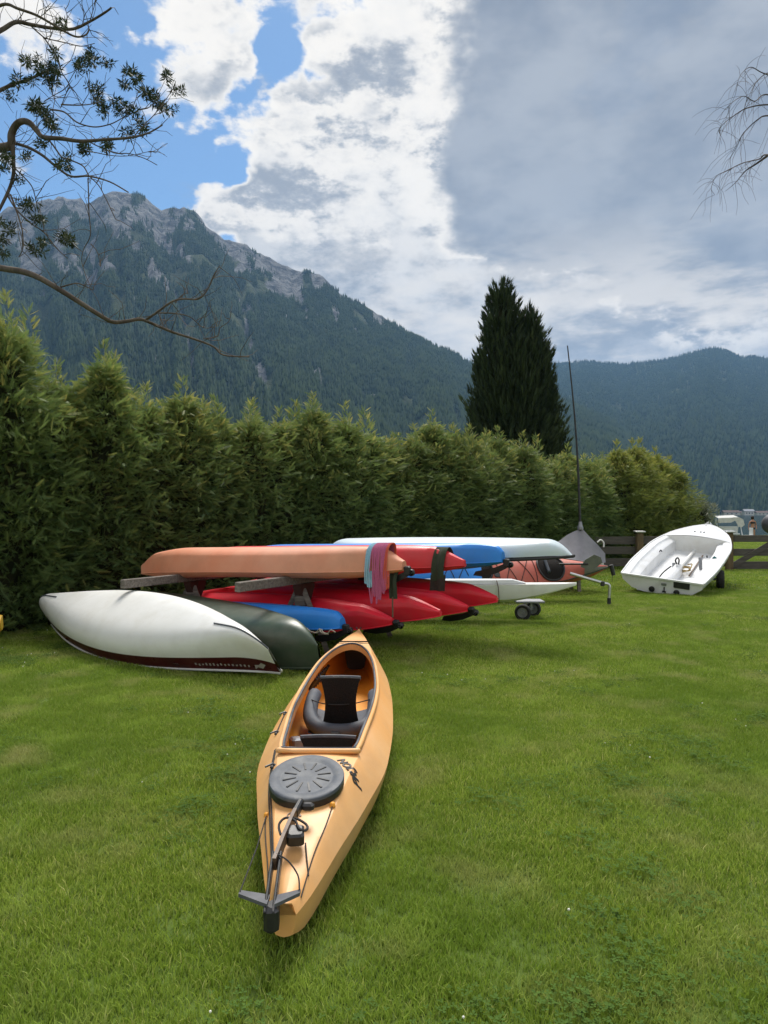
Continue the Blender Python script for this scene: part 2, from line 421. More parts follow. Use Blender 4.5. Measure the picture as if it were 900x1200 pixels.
def forest(name, ridge, par, count, hmin, hmax, ulo, uhi, m, rock_max=0.62):
    U = rng.uniform(ulo, uhi, count * 2); P = np.sqrt(rng.uniform((par['foot'] / par['depth']) ** 2, 1.0, count * 2))
    P = (P * par['depth'] - par['foot']) / (par['depth'] - par['foot'])
    P = np.clip(P, 0.0, 0.998)
    X, Y, Z, R = mountain_h(U, P, ridge[0], ridge[1], **par)
    keep = (R + rng.normal(0, 0.14, len(R)) < rock_max) & (Z > 2)
    glade = fbm2(U * 30, P * 12, 3, 77); keep &= glade < (0.72 if par['tree_line'] < 1000 else 0.82)
    X, Y, Z = X[keep][:count], Y[keep][:count], Z[keep][:count]
    n = len(X)
    h = rng.uniform(hmin, hmax, n) * np.clip(1.15 - Z / 1500, 0.45, 1); r = h * rng.uniform(0.14, 0.22, n)
    a0 = rng.uniform(0, 6.28, n)
    ring = []
    for k in range(4):
        a = a0 + k * math.pi / 2
        ring.append(np.stack([X + r * np.cos(a), Y + r * np.sin(a), Z + h * 0.10 - 1], -1))
    for k in range(4):
        a = a0 + (k + 0.5) * math.pi / 2
        ring.append(np.stack([X + r * 0.55 * np.cos(a), Y + r * 0.55 * np.sin(a), Z + h * 0.45], -1))
    ring.append(np.stack([X, Y, Z + h], -1)); ring.append(np.stack([X, Y, Z + h * 0.72], -1))
    V = np.stack(ring, 1).reshape(-1, 3)
    tri = []
    for k in range(4): tri.append((k, (k + 1) % 4, 9))
    for k in range(4): tri.append((4 + k, 4 + (k + 1) % 4, 8))
    T = (np.arange(n)[:, None, None] * 10 + np.array(tri)[None]).reshape(-1, 3)
    tag(link(name, fast_mesh(name, V, T), m), label=None, kind='stuff')
m_forest = mat('forest', (0.014, 0.028, 0.013), (0.036, 0.058, 0.020), scale=0.02, rough=0.9, spec=0.1, coord='Position', detail=6)
forest('forest', ra, MA, 100000, 13, 26, -0.85, 0.62, m_forest)
forest('forest', rb, MBB, 48000, 20, 34, -0.02, 0.85, m_forest, 0.6)

# ------------------------------------------------------------------ foliage tools
def frames(d, spin):
    """unit directions (n,3) -> x axis along d, y axis turned by spin about it"""
    d = d / np.linalg.norm(d, axis=1, keepdims=True)
    up = np.tile(np.array([0.0, 0.0, 1.0]), (len(d), 1)); up[np.abs(d[:, 2]) > 0.95] = (1, 0, 0)
    s = np.cross(up, d); s /= np.linalg.norm(s, axis=1, keepdims=True); n = np.cross(d, s)
    c, q = np.cos(spin)[:, None], np.sin(spin)[:, None]
    return d, s * c + n * q, n * c - s * q
def scatter(tv, tf, pos, d, spin, scale):
    x, y, z = frames(d, spin)
    V = pos[:, None, :] + scale[:, None, None] * (tv[None, :, 0:1] * x[:, None, :] + tv[None, :, 1:2] * y[:, None, :] + tv[None, :, 2:3] * z[:, None, :])
    T = np.arange(len(pos))[:, None, None] * len(tv) + tf[None]
    return V.reshape(-1, 3), T.reshape(-1, tf.shape[1])
def set_attr(me, name, vals):
    a = me.attributes.new(name, 'FLOAT', 'POINT'); a.data.foreach_set('value', np.ascontiguousarray(vals, dtype=np.float32))
def leaf_mat(name, dark, light, tint_col, translucent=0.3, rough=0.55, rand=0.12):
    m = bpy.data.materials.new(name); m.use_nodes = True; t = m.node_tree; N = t.nodes; L = t.links; b = N['Principled BSDF']
    b.inputs['Roughness'].default_value = rough; b.inputs['Specular IOR Level'].default_value = 0.3
    at = N.new('ShaderNodeAttribute'); at.attribute_name = 'tint'
    cr = N.new('ShaderNodeValToRGB'); e = cr.color_ramp.elements
    e[0].position = 0.0; e[0].color = (*dark, 1); e[1].position = 0.6; e[1].color = (*light, 1); q = e.new(1.0); q.color = (*tint_col, 1)
    L.new(at.outputs['Fac'], cr.inputs[0])
    oi = N.new('ShaderNodeObjectInfo'); hs = N.new('ShaderNodeHueSaturation'); v = N.new('ShaderNodeMapRange')
    v.inputs['To Min'].default_value = 1 - rand; v.inputs['To Max'].default_value = 1 + rand
    L.new(oi.outputs['Random'], v.inputs['Value']); L.new(v.outputs[0], hs.inputs['Value']); L.new(cr.outputs[0], hs.inputs['Color'])
    L.new(hs.outputs[0], b.inputs['Base Color'])
    tr = N.new('ShaderNodeBsdfTranslucent'); ms = N.new('ShaderNodeMixShader'); ms.inputs[0].default_value = translucent
    L.new(hs.outputs[0], tr.inputs['Color']); L.new(b.outputs[0], ms.inputs[1]); L.new(tr.outputs[0], ms.inputs[2])
    L.new(ms.outputs[0], N['Material Output'].inputs['Surface'])
    return m
m_bark = mat('bark', (0.06, 0.045, 0.035), (0.13, 0.105, 0.085), scale=14, rough=0.9, bump=0.6, bscale=40, stretch=(1, 1, 0.3))
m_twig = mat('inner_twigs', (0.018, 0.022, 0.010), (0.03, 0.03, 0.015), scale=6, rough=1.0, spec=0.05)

# ------------------------------------------------------------------ thuja hedge, one plant after another
def spray_template():
    v = []; f = []
    def leaf(px_, py_, ang, l, w):
        c, s = math.cos(ang), math.sin(ang); i = len(v)
        v.extend([(px_ - s * w, py_ + c * w, 0), (px_ + s * w, py_ - c * w, 0.012), (px_ + c * l, py_ + s * l, -0.10 * l)])
        f.append((i, i + 1, i + 2))
    for k in range(9):
        x = 0.06 + 0.10 * k; l = 0.40 * (1 - 0.085 * k) * (0.7 if k == 0 else 1)
        for sgn in (-1, 1): leaf(x + (0.05 if sgn > 0 else 0), 0, sgn * (0.78 - 0.04 * k), l, 0.021)
    leaf(0.0, 0, 0, 1.08, 0.026)
    return np.array(v), np.array(f)
SPRAY_V, SPRAY_F = spray_template()
def thuja_foliage(name, seed, h=3.4, r0=0.78, tops=1, nbranch=300, per=30, size=0.165):
    g = np.random.default_rng(seed)
    pos = []; dirs = []; tint = []; sc = []
    def rad(z): 
        q = z / h
        return r0 * np.interp(q, [0, .06, .3, .6, .8, .92, 1.0], [.75, .95, 1.0, .9, .66, .36, .03])
    lead = [(0.0, 0.0, 1.10)] + [(g.uniform(-.45, .45), g.uniform(-.4, .4), g.uniform(.86, 1.07)) for _ in range(tops + 2)]
    for b in range(nbranch):
        ze = h * g.uniform(0.01, 1.0) ** 0.85; az = g.uniform(0, 2 * math.pi)
        bl = rad(ze) * g.uniform(0.75, 1.16)
        ex, ey = bl * math.cos(az), bl * math.sin(az)
        zb = ze - bl * g.uniform(0.25, 0.75)
        new = g.uniform(0, 1)
        for k in range(per):
            t = g.uniform(0.45, 1.05)
            p = np.array([ex * t, ey * t, zb + (ze - zb) * t]) + g.normal(0, 0.07, 3)
            d = np.array([math.cos(az), math.sin(az), g.uniform(-0.45, 0.75)]) + g.normal(0, 0.45, 3)
            pos.append(p); dirs.append(d); sc.append(size * g.uniform(0.55, 1.2))
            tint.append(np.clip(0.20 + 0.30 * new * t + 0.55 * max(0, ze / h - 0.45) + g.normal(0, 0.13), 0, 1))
    for lx, ly, lh in lead:
        for k in range(110):
            z = h * lh * g.uniform(0.76, 1.02); rr = 0.22 * (1 - (z / (h * lh) - 0.76) / 0.26)
            az = g.uniform(0, 6.28)
            pos.append(np.array([lx + rr * math.cos(az), ly + rr * math.sin(az), z]))
            dirs.append(np.array([math.cos(az) * 0.6, math.sin(az) * 0.6, 0.9]) + g.normal(0, 0.25, 3)); sc.append(size * g.uniform(0.5, 0.95))
            tint.append(np.clip(0.62 + g.normal(0, 0.2), 0, 1))
    pos = np.array(pos); keep = pos[:, 2] > 0.03; pos = pos[keep]; dirs = np.array(dirs)[keep]; sc = np.array(sc)[keep]; tint = np.array(tint)[keep]
    V, T = scatter(SPRAY_V, SPRAY_F, pos, dirs, g.uniform(0, 6.28, len(pos)), sc)
    V[:, 2] = np.maximum(V[:, 2], 0.01)
    me = fast_mesh(name, V, T); set_attr(me, 'tint', np.repeat(tint, len(SPRAY_V)))
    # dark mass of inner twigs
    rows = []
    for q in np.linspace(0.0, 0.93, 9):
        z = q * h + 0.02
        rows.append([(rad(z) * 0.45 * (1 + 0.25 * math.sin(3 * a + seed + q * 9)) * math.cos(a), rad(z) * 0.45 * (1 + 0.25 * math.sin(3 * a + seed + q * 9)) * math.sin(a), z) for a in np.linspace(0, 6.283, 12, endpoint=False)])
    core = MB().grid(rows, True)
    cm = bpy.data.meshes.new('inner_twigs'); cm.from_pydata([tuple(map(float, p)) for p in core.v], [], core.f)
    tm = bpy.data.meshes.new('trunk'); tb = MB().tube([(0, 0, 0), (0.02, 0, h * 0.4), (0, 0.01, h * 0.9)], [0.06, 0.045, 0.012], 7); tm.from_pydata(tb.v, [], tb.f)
    return me, cm, tm
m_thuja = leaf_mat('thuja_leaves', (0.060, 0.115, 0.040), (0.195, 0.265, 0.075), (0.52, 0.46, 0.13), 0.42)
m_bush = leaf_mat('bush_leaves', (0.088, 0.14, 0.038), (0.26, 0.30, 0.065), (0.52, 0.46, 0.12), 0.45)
VAR = [thuja_foliage('foliage', 100 + k, tops=k % 3) for k in range(3)]
BUSHV = [thuja_foliage('foliage', 200 + k, h=3.2, r0=1.05, tops=2, nbranch=300, size=0.19) for k in range(1)]
def plant(var, m, loc, h_scale, r_scale, rot, label, cat, group):
    e = empty('thuja_plant', loc, label, cat, group); e.rotation_euler = (0, 0, rot); e.scale = (r_scale, r_scale, h_scale)
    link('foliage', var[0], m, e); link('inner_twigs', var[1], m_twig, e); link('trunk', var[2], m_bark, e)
    return e
TOP_X = [-400, -60, 0, 22, 45, 75, 120, 170, 230, 300, 330, 400, 450, 510, 552, 600, 640, 700, 750, 790, 820, 836]
TOP_Y = [300, 345, 342, 332, 400, 432, 420, 448, 452, 452, 478, 486, 498, 500, 494, 520, 530, 524, 520, 542, 574, 598]
h0, h1 = Vector((-6.6, 6.5, 0)), Vector((10.6, 24.5, 0)); hd_ = (h1 - h0).normalized(); hn_ = Vector((-hd_.y, hd_.x, 0))
s = 0.0; k = 0; hl = (h1 - h0).length
while s < hl:
    far = s / hl
    c = h0 + hd_ * s + hn_ * (0.85 + random.uniform(-0.12, 0.12))
    x_ = CX + F_PX * c.x / c.y
    H = CAM_H + (HZ - interp(x_, TOP_X, TOP_Y)) / F_PX * c.y
    H *= 0.925
    if far > 0.80:
        plant(BUSHV[0], m_bush, (c.x, c.y, 0), H / 3.2, 1.0, random.uniform(0, 6.28), 'broad yellow-green conifer shrub in the hedge end behind the plank fence', 'shrub', 'shrubs at the fence end of the hedge')
        s += 1.0
    else:
        lab = ('tall dark green thuja plant in the hedge beyond the white canoe' if x_ < 165 else 'feathery thuja plant in the hedge directly behind the kayak rack' if x_ < 400 else
               'yellow-tipped thuja plant in the hedge behind the pale upturned hull' if x_ < 555 else 'thuja plant in the hedge below the dark two-topped conifer')
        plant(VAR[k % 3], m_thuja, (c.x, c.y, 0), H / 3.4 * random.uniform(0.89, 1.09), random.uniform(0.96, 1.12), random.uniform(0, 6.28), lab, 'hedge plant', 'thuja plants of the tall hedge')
        s += random.uniform(0.60, 0.76)
    k += 1

# ------------------------------------------------------------------ dark two-topped conifer beyond the hedge
def conifer():
    g = np.random.default_rng(5); D = 30.0
    base = Vector(((604 - CX) / F_PX * D, D, 0))
    e = empty('conifer_tree', base, 'tall dark conifer with two tops rising behind the hedge', 'tree')
    axes = [((587 - 604) / F_PX * D, 0.0, 10.65, [0, 1.2, 3.2, 6.0, 8.0, 11.3], [0.02, .42, .84, 1.22, 1.5, 1.6]), ((620 - 604) / F_PX * D, 0.15, 9.5, [0, .7, 2.2, 4.6, 7.0, 10.0], [0.02, .32, .74, 1.20, 1.45, 1.5]),
            ((603 - 604) / F_PX * D, -0.35, 8.3, [0, .6, 2.2, 4.6, 7.0, 10.0], [0.02, .25, .8, 1.3, 1.6, 1.7])]
    tv = []; tf = []
    for k in range(26):
        a = g.uniform(0, 6.28); t = g.uniform(0, 0.75); r = 0.19 * (1 - t * 0.8) * g.uniform(0.3, 1); l = g.uniform(0.16, 0.30); w = 0.028
        x, y = r * math.cos(a), r * math.sin(a); i = len(tv)
        tv += [(t - 0.1, x - w * math.sin(a), y + w * math.cos(a)), (t - 0.1, x + w * math.sin(a), y - w * math.cos(a)), (t - 0.1 + l, x * 1.35, y * 1.35)]; tf.append((i, i + 1, i + 2))
    tv = np.array(tv); tf = np.array(tf)
    pos = []; dirs = []; sc = []; tint = []
    for ax, ay, zt, hs, rs in axes:
        for k in range(1900):
            z = zt - (zt - 1.2) * g.uniform(0, 1) ** 0.75
            a = g.uniform(0, 6.28); r = np.interp(zt - z, hs, rs) * g.uniform(0.74, 1.06) * (1 + 0.07 * math.sin(z * 5.1 + ax * 3 + 2 * math.sin(3 * a)) + 0.09 * math.sin(5 * a + z * 1.7 + ay * 9))
            pos.append((ax + r * math.cos(a), ay + r * math.sin(a), z)); dirs.append((0.38 * math.cos(a), 0.38 * math.sin(a), 1.0) + g.normal(0, 0.16, 3)); sc.append(g.uniform(0.6, 1.15)); tint.append(np.clip(g.normal(0.3, 0.2), 0, 1))
    pos = np.array(pos)
    V, T = scatter(tv, tf, pos, np.array(dirs), g.uniform(0, 6.28, len(pos)), np.array(sc))
    me = fast_mesh('crown', V, T); set_attr(me, 'tint', np.repeat(np.array(tint), len(tv)))
    link('crown', me, leaf_mat('conifer_needles', (0.020, 0.034, 0.016), (0.052, 0.074, 0.030), (0.08, 0.105, 0.04), 0.15), e)
    mb = MB()
    for ax, ay, zt, hs, rs in axes:
        mb.grid([[(ax + 0.72 * np.interp(zt - z, hs, rs) * math.cos(a), ay + 0.72 * np.interp(zt - z, hs, rs) * math.sin(a), z) for a in np.linspace(0, 6.283, 12, endpoint=False)] for z in np.linspace(1.3, zt - 0.3, 10)], True)
    mb.v = [tuple(map(float, v)) for v in mb.v]
    mb.build('inner_twigs', m_twig, e)
    t = MB(); t.tube([(0, 0, 0), (0, 0, 2.2), (-0.2, 0, 6), (-0.45, 0, 10.6)], [0.3, 0.25, 0.15, 0.04], 8)
    t.tube([(0, 0, 2.0), (0.3, 0, 5), (0.5, 0.1, 9.4)], [0.2, 0.13, 0.03], 8).build('trunk', m_bark, e)
conifer()

# ------------------------------------------------------------------ overhanging half-dead tree on the left
def left_tree():
    g = np.random.default_rng(21); D = 6.0
    e = empty('broadleaf_tree', (-5.5, 6.0, 0), 'half bare tree whose crooked leafy branches overhang the hedge', 'tree')
    o = Vector((-5.5, 6.0, 0))
    def P(x, y, dz=0.0): return px(x, y, D + dz) - o
    tr = MB(); tr.tube(catmull([(0, 0, 0), (0.05, 0, 1.2), (-0.05, 0.1, 3.0), (0.1, 0, 4.6), (0.0, 0.1, 6.6)], 4), [0.2 - 0.0085 * i for i in range(17)], 10); tr.build('trunk', m_bark, e, 60)
    start = {0: (0.0, 0, 5.2), 1: (0.05, 0, 4.6), 2: (0.05, 0, 4.1), 3: (0, 0, 3.1), 4: (0.05, 0, 5.6)}
    main = [(0, .030, .008, [(-120, 70), (-30, 48), (0, 35), (18, 25), (36, 28), (60, 32), (85, 33), (105, 24), (122, 14), (130, 8)]),
            (1, .030, .010, [(-120, 150), (-30, 120), (0, 105), (18, 97), (34, 92), (60, 80)]),
            (2, .060, .005, [(-150, 200), (-40, 178), (0, 173), (12, 169), (13, 156), (20, 144), (32, 142), (42, 152), (50, 160), (72, 162), (95, 165), (125, 163), (150, 161), (172, 156), (190, 146)]),
            (3, .040, .006, [(-200, 330), (-80, 300), (0, 314), (25, 318), (45, 325), (66, 337), (90, 352), (115, 368), (132, 377), (150, 376), (165, 374), (185, 382), (205, 390), (230, 398), (250, 406), (262, 416), (292, 418)]),
            (4, .018, .006, [(-100, 0), (-20, 8), (6, 4), (20, 9), (40, 16), (55, 24), (70, 33), (88, 42), (100, 40), (104, 33)])]
    sub = [(.024, .010, [(14, 168), (16, 185), (15, 205), (9, 226), (-10, 262), (-30, 300)]), (.019, .005, [(16, 168), (32, 172), (48, 181), (66, 194), (82, 206), (104, 206), (128, 212), (150, 224)]),
           (.010, .003, [(46, 156), (58, 166), (72, 182), (78, 186), (96, 194), (104, 206), (115, 216), (124, 232), (136, 257)]), (.009, .003, [(60, 128), (75, 131), (90, 142), (108, 149), (125, 147), (138, 141), (150, 133), (158, 120)]),
           (.008, .003, [(36, 30), (50, 42), (57, 45), (78, 50), (95, 54), (110, 50)]), (.008, .003, [(50, 42), (62, 58), (68, 70), (72, 85), (80, 98), (76, 110), (70, 125)]), (.006, .002, [(80, 98), (75, 104), (62, 112), (50, 118)]),
           (.008, .003, [(72, 122), (90, 122), (105, 122), (118, 118)]), (.007, .003, [(100, 165), (118, 172), (135, 178), (150, 180), (168, 185), (184, 193)]), (.006, .002, [(90, 178), (110, 178), (128, 182), (150, 182), (176, 176)]),
           (.010, .003, [(8, 228), (20, 246), (36, 262), (52, 272), (66, 290), (80, 303)]), (.010, .003, [(11, 228), (20, 250), (26, 270), (26, 290), (22, 302)]), (.008, .003, [(15, 195), (28, 208), (38, 220), (42, 240), (44, 250)]),
           (.007, .002, [(103, 208), (103, 228), (104, 250), (105, 275), (98, 292), (96, 308), (104, 332), (110, 338)]), (.006, .002, [(106, 285), (114, 296), (118, 312)]), (.008, .003, [(68, 337), (88, 332), (100, 336), (108, 340)]),
           (.014, .003, [(172, 375), (184, 365), (200, 355), (215, 350), (232, 350), (244, 338), (250, 325), (258, 311)]), (.008, .002, [(186, 366), (204, 367), (222, 372), (240, 384), (256, 382)]), (.006, .002, [(240, 397), (255, 394), (258, 385), (268, 376), (271, 365)]),
           (.006, .002, [(205, 356), (215, 345), (222, 344)]), (.006, .002, [(184, 365), (190, 380), (188, 388)]), (.006, .002, [(112, 118), (105, 105), (100, 90)]), (.006, .002, [(158, 158), (166, 148), (180, 135), (190, 122), (200, 108), (206, 98)]), (.005, .002, [(150, 133), (165, 128), (178, 122), (192, 95)]),
           (.006, .002, [(18, 25), (26, 12), (28, -4)]), (.005, .002, [(105, 24), (108, 12), (112, 0)]), (.005, .002, [(95, 30), (98, 16), (93, 4)]), (.005, .002, [(53, 24), (53, 12), (58, 4)]), (.005, .002, [(78, 30), (78, 18), (74, 8)])]
    tips = []
    def wob(pts, amp=1.6): return [(x + g.normal(0, amp * 0.4), y + g.normal(0, amp * 0.4)) for x, y in pts]
    for i, (si, r0, r1, pts) in enumerate(main):
        q = [P(x, y, 0.25 * math.sin(0.02 * x + i)) for x, y in pts]; q = [Vector(start[si])] + q
        c = catmull(q, 5); n = len(c); rr = [r0 + (r1 - r0) * (j / (n - 1)) ** 0.6 for j in range(n)]
        MB().tube(c, rr, 7).build('branch', m_bark, e, 60)
        tips += [(c[j], rr[j]) for j in range(8, n)]
    tw = MB()
    for i, (r0, r1, pts) in enumerate(sub):
        c = catmull([P(x, y, 0.25 * math.sin(0.02 * x + i % 4)) for x, y in wob(pts)], 5); n = len(c)
        tw.tube(c, [r0 * 0.8 + (r1 - r0 * 0.8) * j / (n - 1) for j in range(n)], 5); tips += [(q, 0.003) for q in c[::1]]
    # fine bare twigs
    for k in range(330):
        p, r = tips[g.integers(len(tips))]
        d = Vector((g.normal(0.35, 0.5), g.normal(0, 0.5), g.normal(0.25, 0.6))).normalized(); L = g.uniform(0.10, 0.36); c = [p]
        for j in range(4):
            d = (d + Vector((g.normal(0, .25), g.normal(0, .25), g.normal(0.05, .25)))).normalized(); c.append(c[-1] + d * L / 4)
        tw.tube(c, [.0035, .003, .0024, .002, .0014], 3, cap=False)
    tag(tw.build('twigs', m_bark, e, 60), kind='stuff')
    spots = [(35, 72), (42, 70), (48, 80), (58, 82), (66, 84), (56, 92), (62, 98), (40, 92), (22, 96), (12, 112), (40, 120), (46, 124), (50, 130), (55, 138), (60, 145), (38, 128), (92, 74), (100, 72), (108, 66), (96, 80), (105, 62), (112, 116), (118, 122), (125, 74), (110, 102), (116, 108), (123, 128), (148, 98), (156, 90), (152, 84), (175, 112), (182, 118), (188, 124), (168, 108), (192, 86), (196, 128), (162, 140), (166, 150), (152, 154), (160, 134), (130, 166), (126, 172), (92, 174), (98, 172), (74, 188), (70, 192), (80, 196), (60, 150), (48, 168), (4, 184), (10, 190), (0, 196), (28, 184), (4, 262), (10, 270), (2, 282), (28, 240), (34, 238), (42, 256), (48, 260), (40, 288), (45, 294), (50, 286), (78, 280), (84, 284), (74, 276), (20, 210), (2, 296), (60, 76), (70, 26), (68, 60), (208, 105), (138, 130), (146, 122), (134, 118)]
    lv = []; lf = []
    for k in range(22):
        a = g.uniform(0, 6.28); el = g.uniform(-0.9, 1.0); d = Vector((math.cos(a) * math.cos(el), math.sin(a) * math.cos(el), math.sin(el)))
        sd = d.cross(Vector((g.normal(), g.normal(), g.normal()))).normalized(); l = g.uniform(0.6, 1.1); b0 = d * g.uniform(0, 0.25) + Vector((g.normal(0, .12), g.normal(0, .12), g.normal(0, .12))); i = len(lv)
        lv += [b0, b0 + d * l * 0.5 + sd * 0.09, b0 + d * l + Vector((0, 0, -0.1)), b0 + d * l * 0.5 - sd * 0.09]; lf += [(i, i + 1, i + 2), (i, i + 2, i + 3)]
    pos = []
    for x, y in spots:
        for q in range(4): pos.append(P(x + g.normal(0, 3.2), y + g.normal(0, 2.5), g.normal(0, 0.12)))
    pos = np.array([tuple(p) for p in pos]); n = len(pos)
    V, T = scatter(np.array([tuple(v) for v in lv]), np.array(lf), pos, g.normal(0, 1, (n, 3)) + (0, 0, 0.4), g.uniform(0, 6.28, n), g.uniform(0.04, 0.068, n))
    me = fast_mesh('leaves', V, T); set_attr(me, 'tint', np.repeat(np.clip(g.normal(0.35, 0.25, n), 0, 1), len(lv)))
    link('leaves', me, leaf_mat('tree_leaves', (0.016, 0.030, 0.010), (0.045, 0.068, 0.02), (0.075, 0.09, 0.03), 0.2), e)
left_tree()

def birch():
    g = np.random.default_rng(33); o = Vector((6.2, 7.6, 0)); D = 7.0
    e = empty('birch_tree', o, 'birch with thin bare drooping twigs against the grey cloud', 'tree')
    m_birch = mat('birch_bark', (0.62, 0.60, 0.56), (0.06, 0.05, 0.05), scale=6, rough=0.8, stretch=(1, 1, 4), lo=0.58, hi=0.66)
    MB().tube(catmull([(0, 0, 0), (0.05, 0, 2), (-0.05, 0.1, 4), (0, 0, 6.4), (0.1, 0, 9.0)], 4), [0.16 - 0.008 * i for i in range(17)], 10).build('trunk', m_birch, e, 60)
    tw = MB()
    m_bt = mat('birch_twig', (0.05, 0.038, 0.034), (0.09, 0.07, 0.06), scale=10, rough=0.8)
    lines = [(5.9, [(985, 95), (920, 92), (895, 85), (880, 78), (868, 88), (864, 102)]), (5.6, [(990, 140), (925, 120), (898, 110), (885, 118), (872, 112), (858, 120), (852, 128)]), (5.3, [(990, 150), (930, 126), (900, 122), (876, 126), (862, 134), (850, 143), (843, 152), (845, 158)]),
             (5.0, [(990, 170), (930, 140), (900, 135), (888, 140), (875, 152), (868, 162), (862, 175), (856, 185)]), (4.7, [(990, 215), (940, 190), (900, 181), (890, 186), (870, 191), (852, 200), (840, 206), (834, 220), (838, 228)]), (4.75, [(900, 182), (886, 192), (874, 200), (862, 214), (850, 224)]),
             (5.8, [(985, 100), (940, 88), (905, 84), (890, 92), (882, 104), (876, 118)])]
    nodes = []
    for z, pts in lines:
        q = [Vector((0, 0, z))] + [px(x, y, D + 0.3 * math.sin(x * 0.03 + z * 3)) - o for x, y in pts]
        if pts[0][0] < 910: q = q[1:]
        c = catmull(q, 6); n = len(c)
        tw.tube(c, [0.011 * (1 - j / (n - 1)) ** 1.5 + 0.0016 for j in range(n)], 5); nodes += c[8:]
    for k in range(150):
        p = nodes[g.integers(len(nodes))]; d = Vector((g.normal(-.35, .5), g.normal(0, .4), g.normal(-0.3, .4))).normalized(); L = g.uniform(0.12, 0.45); c = [p]
        for j in range(5):
            d = (d + Vector((g.normal(0, .15), g.normal(0, .15), -0.22))).normalized(); c.append(c[-1] + d * L / 5)
        tw.tube(c, [.0018, .0016, .0015, .0013, .0011, .0009], 3, cap=False)
    tag(tw.build('twigs', m_bt, e, 60), kind='stuff')
birch()

# ------------------------------------------------------------------ grass
def grass_patch(name, n, side, hmin, hmax, w, seed, m, broad=0):
    g = np.random.default_rng(seed)
    x, y = g.uniform(-side / 2, side / 2, n), g.uniform(-side / 2, side / 2, n); h = g.uniform(hmin, hmax, n) * (0.7 + 0.6 * fbm2((x + 3) * 12, (y + 3) * 12, 2, seed)); a = g.uniform(0, 6.28, n); lean = g.uniform(0.1, 0.9, n) * h; la = g.uniform(0, 6.28, n)
    ww = w * g.uniform(0.6, 1.4, n); tint = np.clip(g.normal(0.42, 0.25, n), 0, 1)
    cx_, sx_ = np.cos(a) * ww, np.sin(a) * ww; lx, ly = np.cos(la) * lean, np.sin(la) * lean
    z0 = np.zeros(n)
    V = np.stack([np.stack([x - cx_, y - sx_, z0], -1), np.stack([x + cx_, y + sx_, z0], -1), np.stack([x + cx_ * .8 + lx * .35, y + sx_ * .8 + ly * .35, h * .6], -1), np.stack([x - cx_ * .8 + lx * .35, y - sx_ * .8 + ly * .35, h * .6], -1), np.stack([x + lx, y + ly, h * .95], -1)], 1).reshape(-1, 3)
    T = (np.arange(n)[:, None, None] * 5 + np.array([(0, 1, 2), (0, 2, 3), (3, 2, 4)])[None]).reshape(-1, 3)
    me = fast_mesh(name, V, T); set_attr(me, 'tint', np.repeat(tint, 5)); me.materials.append(m)
    return bpy.data.objects.new(name, me)
def clover_patch(name, seed, m, mw, flowers):
    g = np.random.default_rng(seed); mb = MB(); fi = []
    for k in range(46):
        x, y = g.normal(0, 0.055, 2); z = g.uniform(0.02, 0.038); r = g.uniform(0.004, 0.008); a0 = g.uniform(0, 6.28)
        for j in range(3):
            a = a0 + j * 2.094; c = Vector((x + r * math.cos(a), y + r * math.sin(a), z))
            mb.add([Vector((x, y, z)), c + Vector((-math.sin(a) * r * .7, math.cos(a) * r * .7, .002)), c + Vector((math.cos(a) * r, math.sin(a) * r, .003)), c + Vector((math.sin(a) * r * .7, -math.cos(a) * r * .7, .002))], [(0, 1, 2), (0, 2, 3)])
    nleaf = len(mb.f)
    for k in range(flowers):
        x, y = g.normal(0, 0.07, 2); mb.lathe([(0.0004, 0), (0.003, .001), (.0042, .004), (.0028, .0065), (.0004, .0075)], (x, y, g.uniform(.035, .05)), n=7)
    me = bpy.data.meshes.new(name); me.from_pydata(mb.v, [], mb.f); me.materials.append(m); me.materials.append(mw)
    for p in me.polygons:
        if p.index >= nleaf: p.material_index = 1
    set_attr(me, 'tint', np.clip(g.normal(0.35, 0.12, len(mb.v)), 0, 1))
    return bpy.data.objects.new(name, me)
